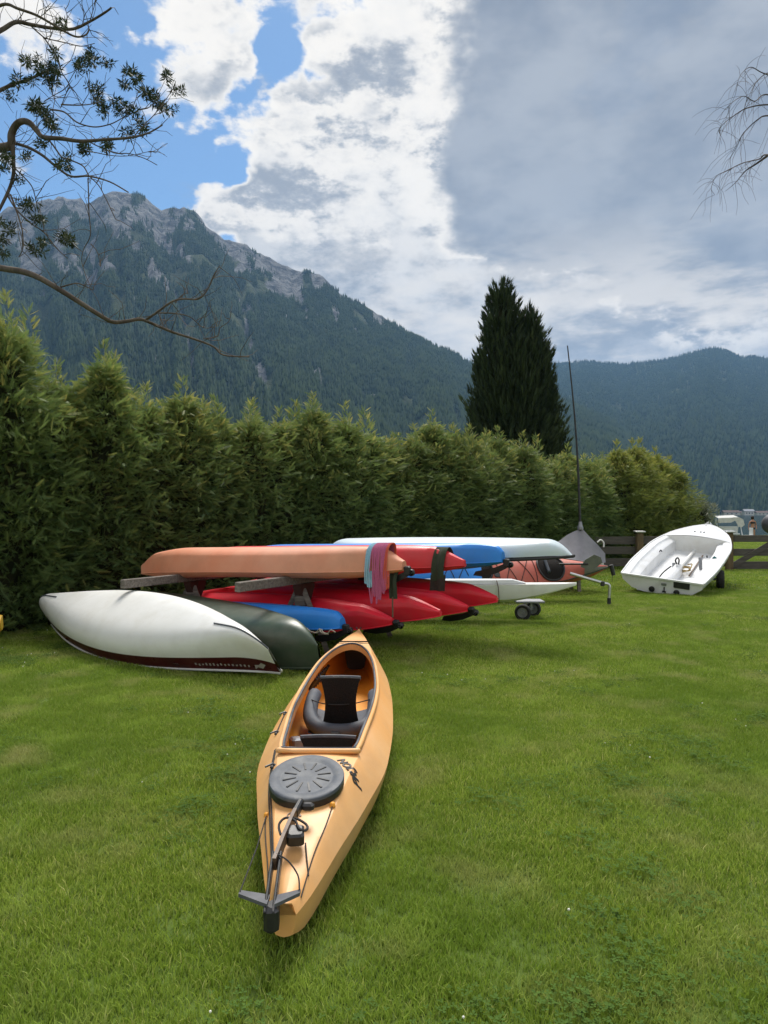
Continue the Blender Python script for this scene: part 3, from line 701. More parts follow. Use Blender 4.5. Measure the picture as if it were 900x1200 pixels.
def grass_mat():
    m = bpy.data.materials.new('grass_blades'); m.use_nodes = True; t = m.node_tree; N = t.nodes; L = t.links; b = N['Principled BSDF']
    b.inputs['Roughness'].default_value = 0.55; b.inputs['Specular IOR Level'].default_value = 0.25
    at = N.new('ShaderNodeAttribute'); at.attribute_name = 'tint'
    cr = N.new('ShaderNodeValToRGB'); e = cr.color_ramp.elements
    e[0].position = 0; e[0].color = (*GRASS[0], 1); e[1].position = 0.6; e[1].color = (*GRASS[1], 1); q = e.new(1.0); q.color = (*GRASS[2], 1)
    L.new(at.outputs['Fac'], cr.inputs[0])
    g = N.new('ShaderNodeNewGeometry')
    def noise(s, lo, hi, det=4):
        n = N.new('ShaderNodeTexNoise'); n.inputs['Scale'].default_value = s; n.inputs['Detail'].default_value = det; L.new(g.outputs['Position'], n.inputs['Vector'])
        r = N.new('ShaderNodeMapRange'); r.inputs['From Min'].default_value = lo; r.inputs['From Max'].default_value = hi; L.new(n.outputs['Fac'], r.inputs['Value']); return r.outputs[0]
    def mix(f, amt, a, bb):
        x = N.new('ShaderNodeMix'); x.data_type = 'RGBA'; k = N.new('ShaderNodeMath'); k.operation = 'MULTIPLY'; L.new(f, k.inputs[0]); k.inputs[1].default_value = amt; L.new(k.outputs[0], x.inputs['Factor'])
        L.new(a, x.inputs[6]); x.inputs[7].default_value = (*bb, 1); return x.outputs[2]
    c = mix(noise(0.55, 0.42, 0.62), 0.75, cr.outputs[0], GRASS[3])
    c = mix(noise(1.9, 0.52, 0.72, 6), 0.6, c, GRASS[4])
    c = mix(noise(3.0, 0.52, 0.72), 0.45, c, GRASS[5])
    L.new(c, b.inputs['Base Color'])
    tr = N.new('ShaderNodeBsdfTranslucent'); ms = N.new('ShaderNodeMixShader'); ms.inputs[0].default_value = 0.3
    L.new(c, tr.inputs['Color']); L.new(b.outputs[0], ms.inputs[1]); L.new(tr.outputs[0], ms.inputs[2]); L.new(ms.outputs[0], N['Material Output'].inputs['Surface'])
    return m
GRASS = [(0.14, 0.22, 0.026), (0.345, 0.455, 0.060), (0.60, 0.58, 0.21), (0.185, 0.29, 0.033), (0.50, 0.47, 0.20), (0.41, 0.54, 0.095)]
m_grass = grass_mat()
m_clover = leaf_mat('clover_leaves', (0.05, 0.10, 0.02), (0.10, 0.17, 0.035), (0.14, 0.22, 0.06), 0.25, 0.9)
m_clover.node_tree.nodes['Principled BSDF'].inputs['Specular IOR Level'].default_value = 0.08
m_flower = mat('clover_flower', (0.75, 0.74, 0.66), rough=0.8)
def instancer(name, objs, pos, rot, sc, pick):
    coll = bpy.data.collections.new(name + '_patches')
    for i, o in enumerate(objs): o.name = '%s_patch_%d' % (name, i); coll.objects.link(o)
    me = bpy.data.meshes.new(name); me.vertices.add(len(pos)); me.vertices.foreach_set('co', np.ascontiguousarray(pos, dtype=np.float32).ravel())
    set_attr(me, 'rot', rot); set_attr(me, 'sc', sc); set_attr(me, 'pick', pick)
    ob = link(name, me, None); tag(ob, kind='stuff')
    ng = bpy.data.node_groups.new(name, 'GeometryNodeTree')
    ng.interface.new_socket('Geometry', in_out='INPUT', socket_type='NodeSocketGeometry'); ng.interface.new_socket('Geometry', in_out='OUTPUT', socket_type='NodeSocketGeometry')
    N = ng.nodes; L = ng.links
    gi = N.new('NodeGroupInput'); go = N.new('NodeGroupOutput'); ci = N.new('GeometryNodeCollectionInfo'); ci.inputs['Collection'].default_value = coll
    ci.inputs['Separate Children'].default_value = True; ci.inputs['Reset Children'].default_value = True
    ip = N.new('GeometryNodeInstanceOnPoints'); ip.inputs['Pick Instance'].default_value = True
    def attr(n):
        a = N.new('GeometryNodeInputNamedAttribute'); a.data_type = 'FLOAT'; a.inputs['Name'].default_value = n; return a.outputs['Attribute']
    cx_ = N.new('ShaderNodeCombineXYZ'); L.new(attr('rot'), cx_.inputs['Z'])
    L.new(gi.outputs[0], ip.inputs['Points']); L.new(ci.outputs[0], ip.inputs['Instance'])
    L.new(cx_.outputs[0], ip.inputs['Rotation']); L.new(attr('sc'), ip.inputs['Scale']); L.new(attr('pick'), ip.inputs['Instance Index'])
    L.new(ip.outputs[0], go.inputs[0])
    md = ob.modifiers.new('scatter', 'NODES'); md.node_group = ng
    return ob
def under_kayak(x, y):
    t = y - 2.455; return 0.02 < t < 4.7 and abs(x + 0.338 - 0.018 * t) < interp(t, [0, .12, .42, .76, 1.32, 2.4, 3.0, 3.6, 4.13, 4.7], [.01, .03, .10, .17, .27, .28, .24, .17, .08, .01])
def lawn_points(y0, y1, step, jit):
    pts = []
    y = y0
    while y < y1:
        half = 0.62 * y + 1.3; x = -half
        while x < half:
            p_ = (x + random.uniform(-jit, jit), y + random.uniform(-jit, jit), 0.0); x += step
            if not under_kayak(p_[0], p_[1]): pts.append(p_)
        y += step
    return np.array(pts)
near = [grass_patch('g', 520, 0.24, 0.016, 0.038, 0.0016, 300 + k, m_grass) for k in range(5)]
p = lawn_points(1.2, 6.5, 0.15, 0.06); n = len(p)
instancer('grass', near, p, rng.uniform(0, 6.28, n), rng.uniform(0.8, 1.3, n), rng.integers(0, 5, n))
mid = [grass_patch('g', 700, 0.5, 0.018, 0.040, 0.0030, 320 + k, m_grass) for k in range(4)]
p = lawn_points(6.3, 14, 0.27, 0.1); n = len(p)
instancer('grass', mid, p, rng.uniform(0, 6.28, n), rng.uniform(0.85, 1.25, n), rng.integers(0, 4, n))
farp = [grass_patch('g', 700, 1.1, 0.02, 0.045, 0.006, 340 + k, m_grass) for k in range(4)]
p = lawn_points(13.6, 50, 0.75, 0.25); n = len(p)
instancer('grass', farp, p, rng.uniform(0, 6.28, n), rng.uniform(0.85, 1.2, n), rng.integers(0, 4, n))
clov = [clover_patch('c', 360 + k, m_clover, m_flower, fl) for k, fl in enumerate((0, 0, 0, 1, 2))]
q = lawn_points(1.5, 12, 0.12, 0.06); den = fbm2((q[:, 0] + 50) * 1.1, (q[:, 1] + 50) * 1.1, 3, 5); q = q[(den + rng.normal(0, 0.10, len(q))) > 0.73]; n = len(q)
instancer('clover', clov, q, rng.uniform(0, 6.28, n), rng.uniform(0.8, 1.3, n), rng.integers(0, 5, n) * (rng.random(n) < 0.5))

# ------------------------------------------------------------------ boat materials
def plastic(name, c, c2=None, rough=0.42, damt=0.35, dirt=(0.25, 0.2, 0.15)):
    c2 = c2 or tuple(min(1, q * 0.86 + 0.02) for q in c)
    return mat(name, c, c2, scale=2.2, rough=rough, bump=0.05, bscale=120, dirt=dirt, dscale=2.6, damt=damt, spec=0.45)
m_orange = plastic('faded_orange_plastic', (0.75, 0.37, 0.11), (0.76, 0.43, 0.18), 0.45, 0.45, (0.48, 0.27, 0.13))
m_orange_in = plastic('deep_orange_plastic', (0.86, 0.36, 0.025), (0.80, 0.34, 0.04), 0.5, 0.25, (0.35, 0.16, 0.04))
m_peach = plastic('faded_peach_plastic', (0.70, 0.265, 0.145), (0.72, 0.33, 0.20), 0.5, 0.35, (0.40, 0.20, 0.12))
m_red = plastic('red_plastic', (0.85, 0.018, 0.045), (0.78, 0.02, 0.045), 0.36, 0.18)
m_red2 = plastic('bright_red_plastic', (0.68, 0.022, 0.035), (0.60, 0.02, 0.03), 0.36, 0.15)
m_blue = plastic('blue_plastic', (0.016, 0.215, 0.70), (0.024, 0.25, 0.74), 0.38, 0.18, (0.1, 0.15, 0.25))
m_salmon = plastic('salmon_red_plastic', (0.50, 0.105, 0.066), (0.44, 0.10, 0.07), 0.5, 0.3)
m_yellow = plastic('yellow_plastic', (0.75, 0.45, 0.04), None, 0.45, 0.2)
m_white = mat('white_gelcoat', (0.80, 0.80, 0.78), (0.74, 0.74, 0.71), scale=2.0, rough=0.38, dirt=(0.50, 0.47, 0.38), dscale=3.5, damt=0.30, spec=0.5)
m_white2 = mat('clean_white_gelcoat', (0.78, 0.79, 0.80), (0.70, 0.71, 0.72), scale=3.0, rough=0.35, dirt=(0.45, 0.44, 0.40), dscale=4.5, damt=0.30, spec=0.5)
m_paleblue = mat('pale_blue_white_gelcoat', (0.58, 0.68, 0.72), (0.66, 0.72, 0.74), scale=2.0, rough=0.35, dirt=(0.4, 0.42, 0.42), dscale=4, damt=0.25)
m_green = mat('dark_green_canoe', (0.035, 0.060, 0.038), (0.050, 0.078, 0.05), scale=3.0, rough=0.38, dirt=(0.11, 0.12, 0.09), dscale=5, damt=0.45)
m_maroon = mat('maroon_gelcoat', (0.085, 0.006, 0.010), (0.06, 0.006, 0.01), scale=4.0, rough=0.3, dirt=(0.12, 0.08, 0.06), dscale=5, damt=0.25)
m_black = mat('black_plastic', (0.012, 0.012, 0.013), (0.02, 0.02, 0.021), scale=12, rough=0.45, dirt=(0.07, 0.065, 0.06), dscale=9, damt=0.3)
m_rubber = mat('grey_rubber', (0.058, 0.068, 0.085), (0.082, 0.093, 0.11), scale=7, rough=0.6, bump=0.1, bscale=200, dirt=(0.20, 0.20, 0.19), dscale=9, damt=0.5)
m_pad = mat('slate_foam', (0.060, 0.068, 0.085), (0.075, 0.083, 0.10), scale=9, rough=0.7, bump=0.1, bscale=160)
m_fabric = mat('black_mesh_fabric', (0.012, 0.011, 0.011), (0.024, 0.020, 0.018), scale=140, rough=0.9, bump=0.3, bscale=400, spec=0.12)
m_alu = mat('aluminium', (0.62, 0.62, 0.63), (0.5, 0.5, 0.5), scale=20, rough=0.35, metal=0.9)
m_steel = mat('dull_grey_metal', (0.22, 0.23, 0.25), (0.30, 0.31, 0.33), scale=20, rough=0.45, metal=0.6)
m_cord = mat('black_cord', (0.015, 0.014, 0.014), (0.03, 0.028, 0.026), scale=200, rough=0.8)
m_brown = mat('brown_rudder_blade', (0.10, 0.06, 0.038), (0.15, 0.095, 0.06), scale=20, rough=0.5)
m_rope = mat('pale_rope', (0.45, 0.42, 0.34), (0.35, 0.32, 0.25), scale=120, rough=0.9)
m_wood = mat('weathered_wood', (0.23, 0.205, 0.18), (0.12, 0.105, 0.09), scale=5, rough=0.9, stretch=(1, 9, 9), bump=0.5, bscale=14, dirt=(0.06, 0.055, 0.05), dscale=3, damt=0.4, spec=0.2)
m_wood_br = mat('brown_wood', (0.075, 0.032, 0.024), (0.05, 0.028, 0.022), scale=6, rough=0.9, bump=0.4, bscale=16, spec=0.2)
m_armgrey = mat('grey_arm', (0.085, 0.088, 0.10), (0.12, 0.122, 0.13), scale=20, rough=0.6, spec=0.3)
m_tyre = mat('tyre_rubber', (0.018, 0.018, 0.018), (0.03, 0.03, 0.028), scale=20, rough=0.85)

def place(root, origin, xdir, up):
    x = Vector(xdir).normalized(); z = Vector(up); z = (z - x * z.dot(x)).normalized(); y = z.cross(x)
    M = Matrix((x, y, z)).transposed().to_4x4(); M.translation = Vector(origin)
    root.matrix_world = M; return M
def text_mesh(name, body, size, M, m, parent, bold=0.0, shear=0.0):
    c = bpy.data.curves.new(name, 'FONT'); c.body = body; c.size = size; c.offset = bold; c.extrude = 0.0008; c.shear = shear; c.align_x = 'CENTER'; c.align_y = 'CENTER'; c.resolution_u = 3
    t = bpy.data.objects.new(name, c); COL.objects.link(t)
    bpy.context.view_layer.update()
    me = bpy.data.meshes.new_from_object(t.evaluated_get(bpy.context.evaluated_depsgraph_get()))
    bpy.data.objects.remove(t); bpy.data.curves.remove(c)
    me.materials.clear(); o = link(name, me, m, parent); o.matrix_local = M
    return o

# ------------------------------------------------------------------ the orange double kayak on the lawn
def main_kayak():
    L = 4.84
    e = empty('orange_kayak', (0, 0, 0), 'faded orange open-cockpit double kayak lying alone on the lawn', 'kayak')
    M = place(e, (-0.338, 2.455, 0.018), (0.088, 4.84, 0.0), (0, 0, 1))
    WT = ([0, .06, .12, .42, .76, 1.32, 1.93, 2.38, 3.03, 3.6, 4.13, 4.55, 4.84], [.040, .062, .082, .158, .238, .334, .357, .352, .318, .245, .148, .062, .012])
    ST = ([0, .5, 1.5, 3, 4.2, 4.84], [.125, .165, .19, .205, .25, .305])
    TT = ([0, .15, .4, .7, 1.1, 2.4, 3.7, 4.3, 4.84], [.165, .195, .25, .30, .325, .335, .365, .355, .325])
    KT = ([0, .10, .3, 4.0, 4.45, 4.75, 4.84], [.05, .012, -.005, -.005, .05, .18, .28])
    w = lambda t: smooth_interp(t, *WT); s_ = lambda t: smooth_interp(t, *ST); top = lambda t: smooth_interp(t, *TT); kl = lambda t: smooth_interp(t, *KT)
    CK = ([1.06, 1.09, 1.18, 1.4, 1.75, 2.1, 2.5, 3.0, 3.35, 3.55, 3.64, 3.68], [.165, .186, .200, .216, .240, .252, .250, .215, .163, .108, .064, .02])
    ck = lambda t: smooth_interp(t, *CK)
    def zdeck(t, y):
        a = abs(y) / w(t); f = 0.66 if t > 0.1 else 0.6
        if a <= f: return top(t) - 0.012 * (a / f) ** 2
        q = min(1, (a - f) / (1 - f)); zt = top(t) - 0.012
        return zt + (s_(t) - zt) * q ** 1.15
    # hull
    ts = np.concatenate([np.linspace(0, .4, 9), np.linspace(.5, 4.2, 38), np.linspace(4.28, 4.84, 12)])
    rows = []
    for t in ts:
        W_, S_, K_ = w(t), s_(t), kl(t); h = S_ - K_
        half = [(0, K_), (.40 * W_, K_ + min(.012, .05 * h)), (.72 * W_, K_ + .12 * h), (.90 * W_, K_ + .42 * h), (.975 * W_, K_ + .78 * h), (W_, S_)]
        rows.append([(t, y, z) for y, z in half[::-1]] + [(t, -y, z) for y, z in half[1:]])
    hb = MB().grid(rows)
    hb.fan([Vector(p) for p in rows[0]] + [Vector((0, -.03, .16)), Vector((0, .03, .16))])
    hb.build('hull', m_orange, e, 38)
    # deck in three runs round the cockpit opening
    db = MB()
    for sgn in (1, -1):
        for run, inner in ((np.concatenate([np.linspace(0, .4, 9), np.linspace(.45, 1.06, 9)]), False), (np.array(CK[0] + list(np.linspace(1.3, 3.3, 22))), True), (np.concatenate([np.linspace(3.68, 4.3, 8), np.linspace(4.38, 4.84, 9)]), False)):
            rows = []
            for t in np.sort(run):
                c = ck(t) if inner else 0.0; W_ = w(t)
                yv = [W_, W_ * .93, W_ * .80, W_ * .685, W_ * .655]; lim = max(c, 0)
                yv = [max(y, lim) for y in yv] + [lim + (max(W_ * .655, lim) - lim) * q for q in (.75, .5, .25, 0)]
                r = [(t, sgn * y, zdeck(t, y)) for y in yv]
                rows.append(r if sgn > 0 else r[::-1])
            db.grid(rows)
    db.add([(0, -.042, .125), (0, .042, .125), (0, .027, .165), (0, -.027, .165)], [(0, 1, 2, 3)])
    db.build('deck', m_orange, e, 28)
    # inner shell
    rows = []
    for t in np.linspace(.75, 4.35, 30):
        W_, S_, K_ = w(t) - .014, s_(t), kl(t) + .02; h = S_ - K_
        half = [(0, K_), (.5 * W_, K_ + .01), (.74 * W_, K_ + .13 * h), (.91 * W_, K_ + .45 * h), (.98 * W_, K_ + .8 * h), (W_, S_), (.86 * W_, S_ + .5 * (top(t) - S_) - .012), (.70 * W_, top(t) - .03)]
        rows.append([(t, y, z) for y, z in half[::-1]] + [(t, -y, z) for y, z in half[1:]])
    MB().grid(rows).build('inner_shell', m_orange_in, e, 40)
    # bulkheads
    for t, m in ((.78, m_orange_in), (4.25, m_black)):  # front one is black: shadow of the dark bow end put into its colour
        W_ = w(t) - .016
        MB().fan([(t, y, z) for y, z in ((-W_, s_(t)), (-.7 * W_, .03 + kl(t)), (.7 * W_, .03 + kl(t)), (W_, s_(t)), (.68 * W_, top(t) - .02), (-.68 * W_, top(t) - .02))]).build('bulkhead', m, e)
    # coaming
    side = [(t, ck(t)) for t in CK[0]]
    loop = [(t, c) for t, c in side] + [(t, -c) for t, c in side[::-1]]
    loop = catmull([(t, y, zdeck(t, abs(y)) + .018) for t, y in loop], 5, True)
    cm = MB(); cm.tube(loop, .013, 8, closed=True)
    inner = []
    cx0 = 2.3
    for p_ in loop: inner.append(Vector((cx0 + (p_.x - cx0) * .985, p_.y * .93, p_.z)))
    cm.grid([inner + [inner[0]], [Vector((q.x, q.y, q.z - .05)) for q in inner] + [Vector((inner[0].x, inner[0].y, inner[0].z - .05))]])
    co = cm.build('coaming', m_orange, e, 60)
    MB().tube([q + Vector((0, 0, .006)) for q in inner], .008, 6, closed=True).build('rim_seal', m_rubber, co, 60)
    # rear hatch: ribbed oval rubber lid
    hc = (.715, .012); hl, hw = .195, .158
    zc = zdeck(hc[0], 0)
    prof = [(1.035, .022), (1.035, .031), (1.02, .036), (.95, .038), (.80, .037), (.74, .031), (.70, .031), (.30, .035), (.001, .036)]
    tilt = (zdeck(.9, 0) - zdeck(.45, 0)) / .45
    def hp(r, a, z): 
        x = r * hl * math.cos(a); return Vector((hc[0] + x, hc[1] + r * hw * math.sin(a), zc + z + tilt * x))
    lid = MB().grid([[hp(r, 2 * math.pi * k / 40, z) for k in range(40)] for r, z in prof], True).build('hatch_lid', m_rubber, e, 50)
    MB().grid([[hp(r, 2 * math.pi * k / 40, z) for k in range(40)] for r, z in ((1.0, -.012), (1.03, .0), (1.035, .022))], True).build('lid_skirt', m_black, lid, 50)
    for k in range(12):
        a = 2 * math.pi * (k + .5) / 12
        p0, p1 = hp(.30, a, .034), hp(.66, a, .032); MB().beam(p0, p1, .008, .006).build('lid_groove', m_black, lid)
    # deck lettering, reading from the bow
    def deck_M(t, y, rot):
        z = zdeck(t, abs(y)) + .004; sl = math.atan((zdeck(t + .1, abs(y)) - zdeck(t - .1, abs(y))) / .2)
        return Matrix.Translation((t, y, z)) @ Matrix.Rotation(-sl, 4, 'Y') @ Matrix.Rotation(rot, 4, 'Z')
    def on_deck(o, M):
        for v in o.data.vertices:
            q = M @ v.co; v.co = (q.x, q.y, zdeck(q.x, abs(q.y)) + .003 + v.co.z)
        o.matrix_local = Matrix.Identity(4)
    for body, size, t, y, rot, mm, bold in (('PRIJON', .058, .905, -.163, 30, m_black, .0015), ('Ca', .055, .475, .035, -75, m_brown, .0)):
        MM = Matrix.Translation((t, y, 0)) @ Matrix.Rotation(math.radians(rot), 4, 'Z')
        on_deck(text_mesh('lettering', body, size, MM, mm, e, bold), MM)
    # front seat: U-shaped pad, pan, backrest
    seat = MB()
    up = [(2.58, .205, .235), (2.44, .212, .215), (2.28, .205, .17), (2.16, .165, .14), (2.10, .09, .125), (2.085, 0, .12), (2.10, -.09, .125), (2.16, -.165, .14), (2.28, -.205, .17), (2.44, -.212, .215), (2.58, -.205, .235)]
    c = catmull([(x, y - .02, z) for x, y, z in up], 4); seat.tube(c, [.028] + [.048] * (len(c) - 2) + [.028], 10)
    st = seat.build('seat', m_pad, e, 60)
    MB().grid([[(t, y * (1 - .25 * abs(t - 2.35)), .075 + .03 * (abs(y) / .19) ** 2 + .03 * (t - 2.1)) for y in np.linspace(-.19, .19, 9)] for t in np.linspace(2.1, 2.62, 8)]).build('seat_pan', m_pad, st, 60)
    MB().beam((2.03, 0, .13), (2.05, 0, .05), .05, .02).build('buckle', m_black, st)
    def backrest(x0, z0, z1, lean, wid, name='backrest'):
        fr, bk = [], []
        for q in np.linspace(0, 1, 9):
            hw_ = wid * (1.02 - .22 * math.sin(math.pi * min(1, q * 1.02)) + .03 * (q > .9)) / 2; z = z0 + (z1 - z0) * q; x = x0 + lean * q
            fr.append([(x - .012 - .02 * (abs(v) ** 2), hw_ * v - .02, z) for v in np.linspace(-1, 1, 9)]); bk.append([(x + .012 - .02 * (abs(v) ** 2), hw_ * v - .02, z) for v in np.linspace(-1, 1, 9)])
        b = MB().grid(fr); b.grid([r[::-1] for r in bk])
        edge = [Vector(p_) for p_ in fr[-1]]
        for r0, r1 in ((fr, bk),):
            b.grid([r0[-1], r1[-1]]); b.grid([[r[0] for r in r1], [r[0] for r in r0]]); b.grid([[r[-1] for r in r0], [r[-1] for r in r1]])
        o = b.build(name, m_fabric, e, 50)
        MB().tube([q + Vector((.012, 0, 0)) for q in edge], .013, 6).build('top_piping', m_rubber, o, 60)
        return o
    br = backrest(2.24, .10, .435, -.045, .245)
    MB().tube(catmull([(2.40, .20, .24), (2.22, .10, .26), (2.19, 0, .26), (2.22, -.10, .26), (2.40, -.20, .24)], 4), .004, 5).build('strap', m_cord, br)
    backrest(1.32, .09, .305, .06, .28)
    # things along the left side of the cockpit
    MB().tube([(1.35, .235, .20), (2.25, .268, .26)], .014, 8).build('side_tube', m_alu, e, 60)
    fb = MB().box((1.78, .205, .13), (.16, .07, .09), Euler((0, .2, .3)).to_matrix(), .012).build('foot_brace', m_steel, e)
    MB().tube([(1.80, .19, .14), (1.72, .07, .12)], .020, 8).build('brace_pedal', m_black, fb, 60)
    MB().box((1.715, .055, .12), (.02, .03, .03), None, .004).build('red_cap', m_red, fb)
    MB().tube(catmull([(1.88, .0, .05), (1.82, .05, .055), (1.76, .035, .06), (1.80, .0, .05), (1.84, -.06, .05), (1.80, -.10, .055)], 5), .005, 5).build('floor_cord', m_cord, e)
    for k in range(8):
        t = 3.05 + .07 * k; MB().tube([(t, w(t) * .9, .12), (t + .02, w(t) * .86, .17), (t, w(t) * .72, .23)], .014, 6).build('air_bag_rib', m_black, e, 60)
    # deck lines
    def deckline(pts, r=.0035, name='deck_line', m=m_cord):
        c = catmull([(t, y, zdeck(t, min(abs(y), w(t) * .999)) + .006) for t, y in pts], 5); MB().tube(c, r, 5).build(name, m, e)
    deckline([(1.16, .222), (.8, .185), (.45, .118), (.18, .066)]); deckline([(1.16, .228), (.8, .192), (.45, .126), (.2, .075)])
    deckline([(.55, -.115), (.42, -.100), (.25, -.072), (.06, -.050)], .0025); deckline([(.55, .165), (.4, .135), (.2, .09), (.09, .075)], .0025)
    deckline([(3.93, .12), (3.86, .0), (3.93, -.12)], .006, 'bow_bungee'); deckline([(3.86, .14), (3.79, .0), (3.86, -.14)], .006, 'bow_bungee')
    deckline([(.30, -.035), (.22, -.05), (.15, -.065)], .003)
    for t, y in ((.555, -.115), (.56, .16)):
        MB().lathe([(.013, 0), (.011, .014), (.005, .018), (.001, .018)], (t, y, zdeck(t, abs(y))), n=10).build('line_fitting', m_orange_in, e, 60)
    for t, y in ((.96, .205), (1.55, .285), (1.95, .30)):
        z = zdeck(t, y); MB().box((t, y, z + .008), (.05, .016, .012), None, .003).tube([(t - .02, y - .03, z + .012), (t + .01, y, z + .016), (t - .02, y + .03, z + .01)], .005, 5).build('cord_clip', m_black, e)
    deckline([(1.55, .285), (1.95, .30)], .004)
    for y in (-.012, .012): MB().tube(catmull([(4.74, y, .335), (4.76, y * 2, .352), (4.79, y * 1.5, .34)], 4), .005, 5).build('bow_toggle', m_black, e)
    # folded rudder over the stern
    rud = MB().box((-.055, .032, .150), (.075, .050, .085), Euler((0, 0, .1)).to_matrix(), .012).build('rudder_head', m_black, e)
    for y in (.050, .022):
        MB().beam((-.085, y, .165), (.15, y + .012, .258), .010, .045, bev=.003).build('rudder_cheek', m_black, rud)
    def arm(y0, y1, dx):
        a, b = .030, .012
        lo = [(-.045 - a, y0, .190), (-.045 + a, y0, .190), (-.045 + dx + b, y1, .196), (-.045 + dx - b, y1, .196)]
        hi = [(x, y, z + .012) for x, y, z in lo]
        return lo + hi, [(0, 1, 2, 3), (7, 6, 5, 4), (0, 4, 5, 1), (1, 5, 6, 2), (2, 6, 7, 3), (3, 7, 4, 0)]
    MB().add(*arm(.045, .150, .035)).add(*arm(.020, -.055, .045)).build('steering_arm', m_armgrey, rud)
    blade = MB(); c = [(.10, .050, .248), (.22, .038, .275), (.32, .024, .298), (.38, .014, .312)]
    for (a, b) in zip(c[:-1], c[1:]): blade.beam(a, b, .014, .048)
    blade.build('rudder_blade', m_brown, rud)
    MB().beam((.37, .016, .312), (.45, .0, .330), .022, .040, bev=.006).box((.43, -.028, .318), (.034, .05, .03), None, .008).build('blade_tip', m_black, rud)
    MB().box((.275, .0, .272), (.075, .065, .05), Euler((0, -.2, .15)).to_matrix(), .008).build('blade_rest', m_black, e)
    MB().tube(catmull([(.24, .05, .29), (.29, .065, .305), (.33, .045, .315), (.31, .005, .312), (.27, -.015, .30), (.28, -.04, .29), (.32, -.035, .295), (.33, .02, .315), (.25, .035, .30)], 4), .005, 5).build('lift_cord', m_cord, rud, 60)
    MB().tube(catmull([(.12, .045, .275), (.09, .0, .265), (.05, -.04, .235), (.0, -.052, .212)], 4), .003, 5).build('rudder_cable', m_cord, rud)
    MB().tube([(-.012, .147, .208), (.30, .150, .215), (.555, .16, zdeck(.555, .16) + .01)], .0025, 5).build('rudder_cable', m_cord, rud)
main_kayak()

# ------------------------------------------------------------------ plain kayaks (hull, deck, seam, rudder)
def kayak(name, m, L=3.9, B=.60, D=.25, crown=.09, stern='swept', label=None, group=None, rudder=False, cat='kayak', deck_m=None):
    e = empty(name, (0, 0, 0), label, cat, group)
    if stern == 'swept': KT = ([0, .05, .12, .22, .34, .8, L - .9, L - .3, L], [.165, .145, .11, .062, .022, 0, 0, .06, .22]); w0 = .028
    elif stern == 'cut': KT = ([0, .04, .20, .26, .8, L - .9, L - .3, L], [.15, .13, .03, .012, 0, 0, .06, .22]); w0 = .055
    else: KT = ([0, .03, .08, .3, .8, L - .9, L - .3, L], [.10, .06, .035, .01, 0, 0, .06, .22]); w0 = .06
    WT = ([0, .10, .35, .8, L * .36, L * .52, L * .66, L * .82, L * .93, L], [w0, w0 + .035, B * .22, B * .36, B * .485, B * .5, B * .46, B * .30, B * .14, .012])
    ST = ([0, .4, L * .5, L - .5, L], [D - .03, D - .015, D - .02, D + .02, D + .06])
    CT = ([0, .15, .8, L * .5, L - .6, L], [.02, crown * .5, crown, crown, crown, .015])
    rows = []; drows = []; seam = [[], []]
    for t in np.concatenate([np.linspace(0, .4, 14), np.linspace(.5, L - .6, 26), np.linspace(L - .5, L, 9)]):
        W_ = smooth_interp(t, *WT); K_ = smooth_interp(t, *KT); S_ = max(smooth_interp(t, *ST), K_ + .01); c = smooth_interp(t, *CT); h = S_ - K_
        half = [(0, K_), (.12 * W_, K_ + .004), (.50 * W_, K_ + .07 * h), (.74 * W_, K_ + .22 * h), (.80 * W_, K_ + .30 * h), (.96 * W_, K_ + .80 * h), (W_, S_)]
        rows.append([(t, y, z) for y, z in half[::-1]] + [(t, -y, z) for y, z in half[1:]])
        dh = [(W_, S_), (.93 * W_, S_ + .28 * c), (.66 * W_, S_ + .80 * c), (.3 * W_, S_ + .97 * c), (0, S_ + c)]
        drows.append([(t, -y, z) for y, z in dh] + [(t, y, z) for y, z in dh[-2::-1]])
        seam[0].append((t, W_ + .002, S_)); seam[1].append((t, -W_ - .002, S_))
    b = MB().grid(rows); b.fan(rows[0]); b.build('hull', m, e, 32)
    b = MB().grid(drows); b.fan(drows[0][::-1]); b.build('deck', deck_m or m, e, 32)
    for sm in seam: MB().tube(sm, .007, 5).build('seam_rib', m, e, 60)
    if rudder:
        z = D - .02
        r = MB().box((-.035, 0, z + .01), (.07, .05, .09), None, .01).build('rudder_head', m_black, e)
        MB().lathe([(.03, -.022), (.034, -.018), (.034, .018), (.03, .022), (.001, .022)], (-.075, 0, z + .03), axis=(0, 1, 0), n=12).build('pivot_disc', m_black, r, 50)
        MB().lathe([(.012, -.026), (.012, .026)], (-.075, 0, z + .03), axis=(0, 1, 0), n=8).build('pivot_bolt', m_alu, r, 50)
        pts = [(-.08, z + .035), (-.02, z + .075), (.10, z + .13), (.26, z + .16), (.36, z + .15), (.33, z + .105), (.10, z + .06), (-.06, z + .0)]
        bl = MB(); bl.add([(x, -.011, q) for x, q in pts] + [(x, .011, q) for x, q in pts], [tuple(range(8)), tuple(range(15, 7, -1))] + [(i, 8 + i, 8 + (i + 1) % 8, (i + 1) % 8) for i in range(8)])
        bl.build('rudder_blade', m_black, r)
    return e
S0 = Vector((-1.417, 7.0, 0)); AX = Vector((.865, -.501, 0)); BX = Vector((.501, .865, 0)); SLOPE = .03
def RP(a, b, z): return S0 + AX * a + BX * b + Vector((0, 0, z + SLOPE * a))
AXT = (AX + Vector((0, 0, SLOPE))).normalized()
def end_at(x_px, b):
    """distance along the rack at which a boat's end shows at picture column x_px"""
    u = (x_px - CX) / F_PX; o = S0 + BX * b
    return (u * o.y - o.x) / (AX.x - u * AX.y)
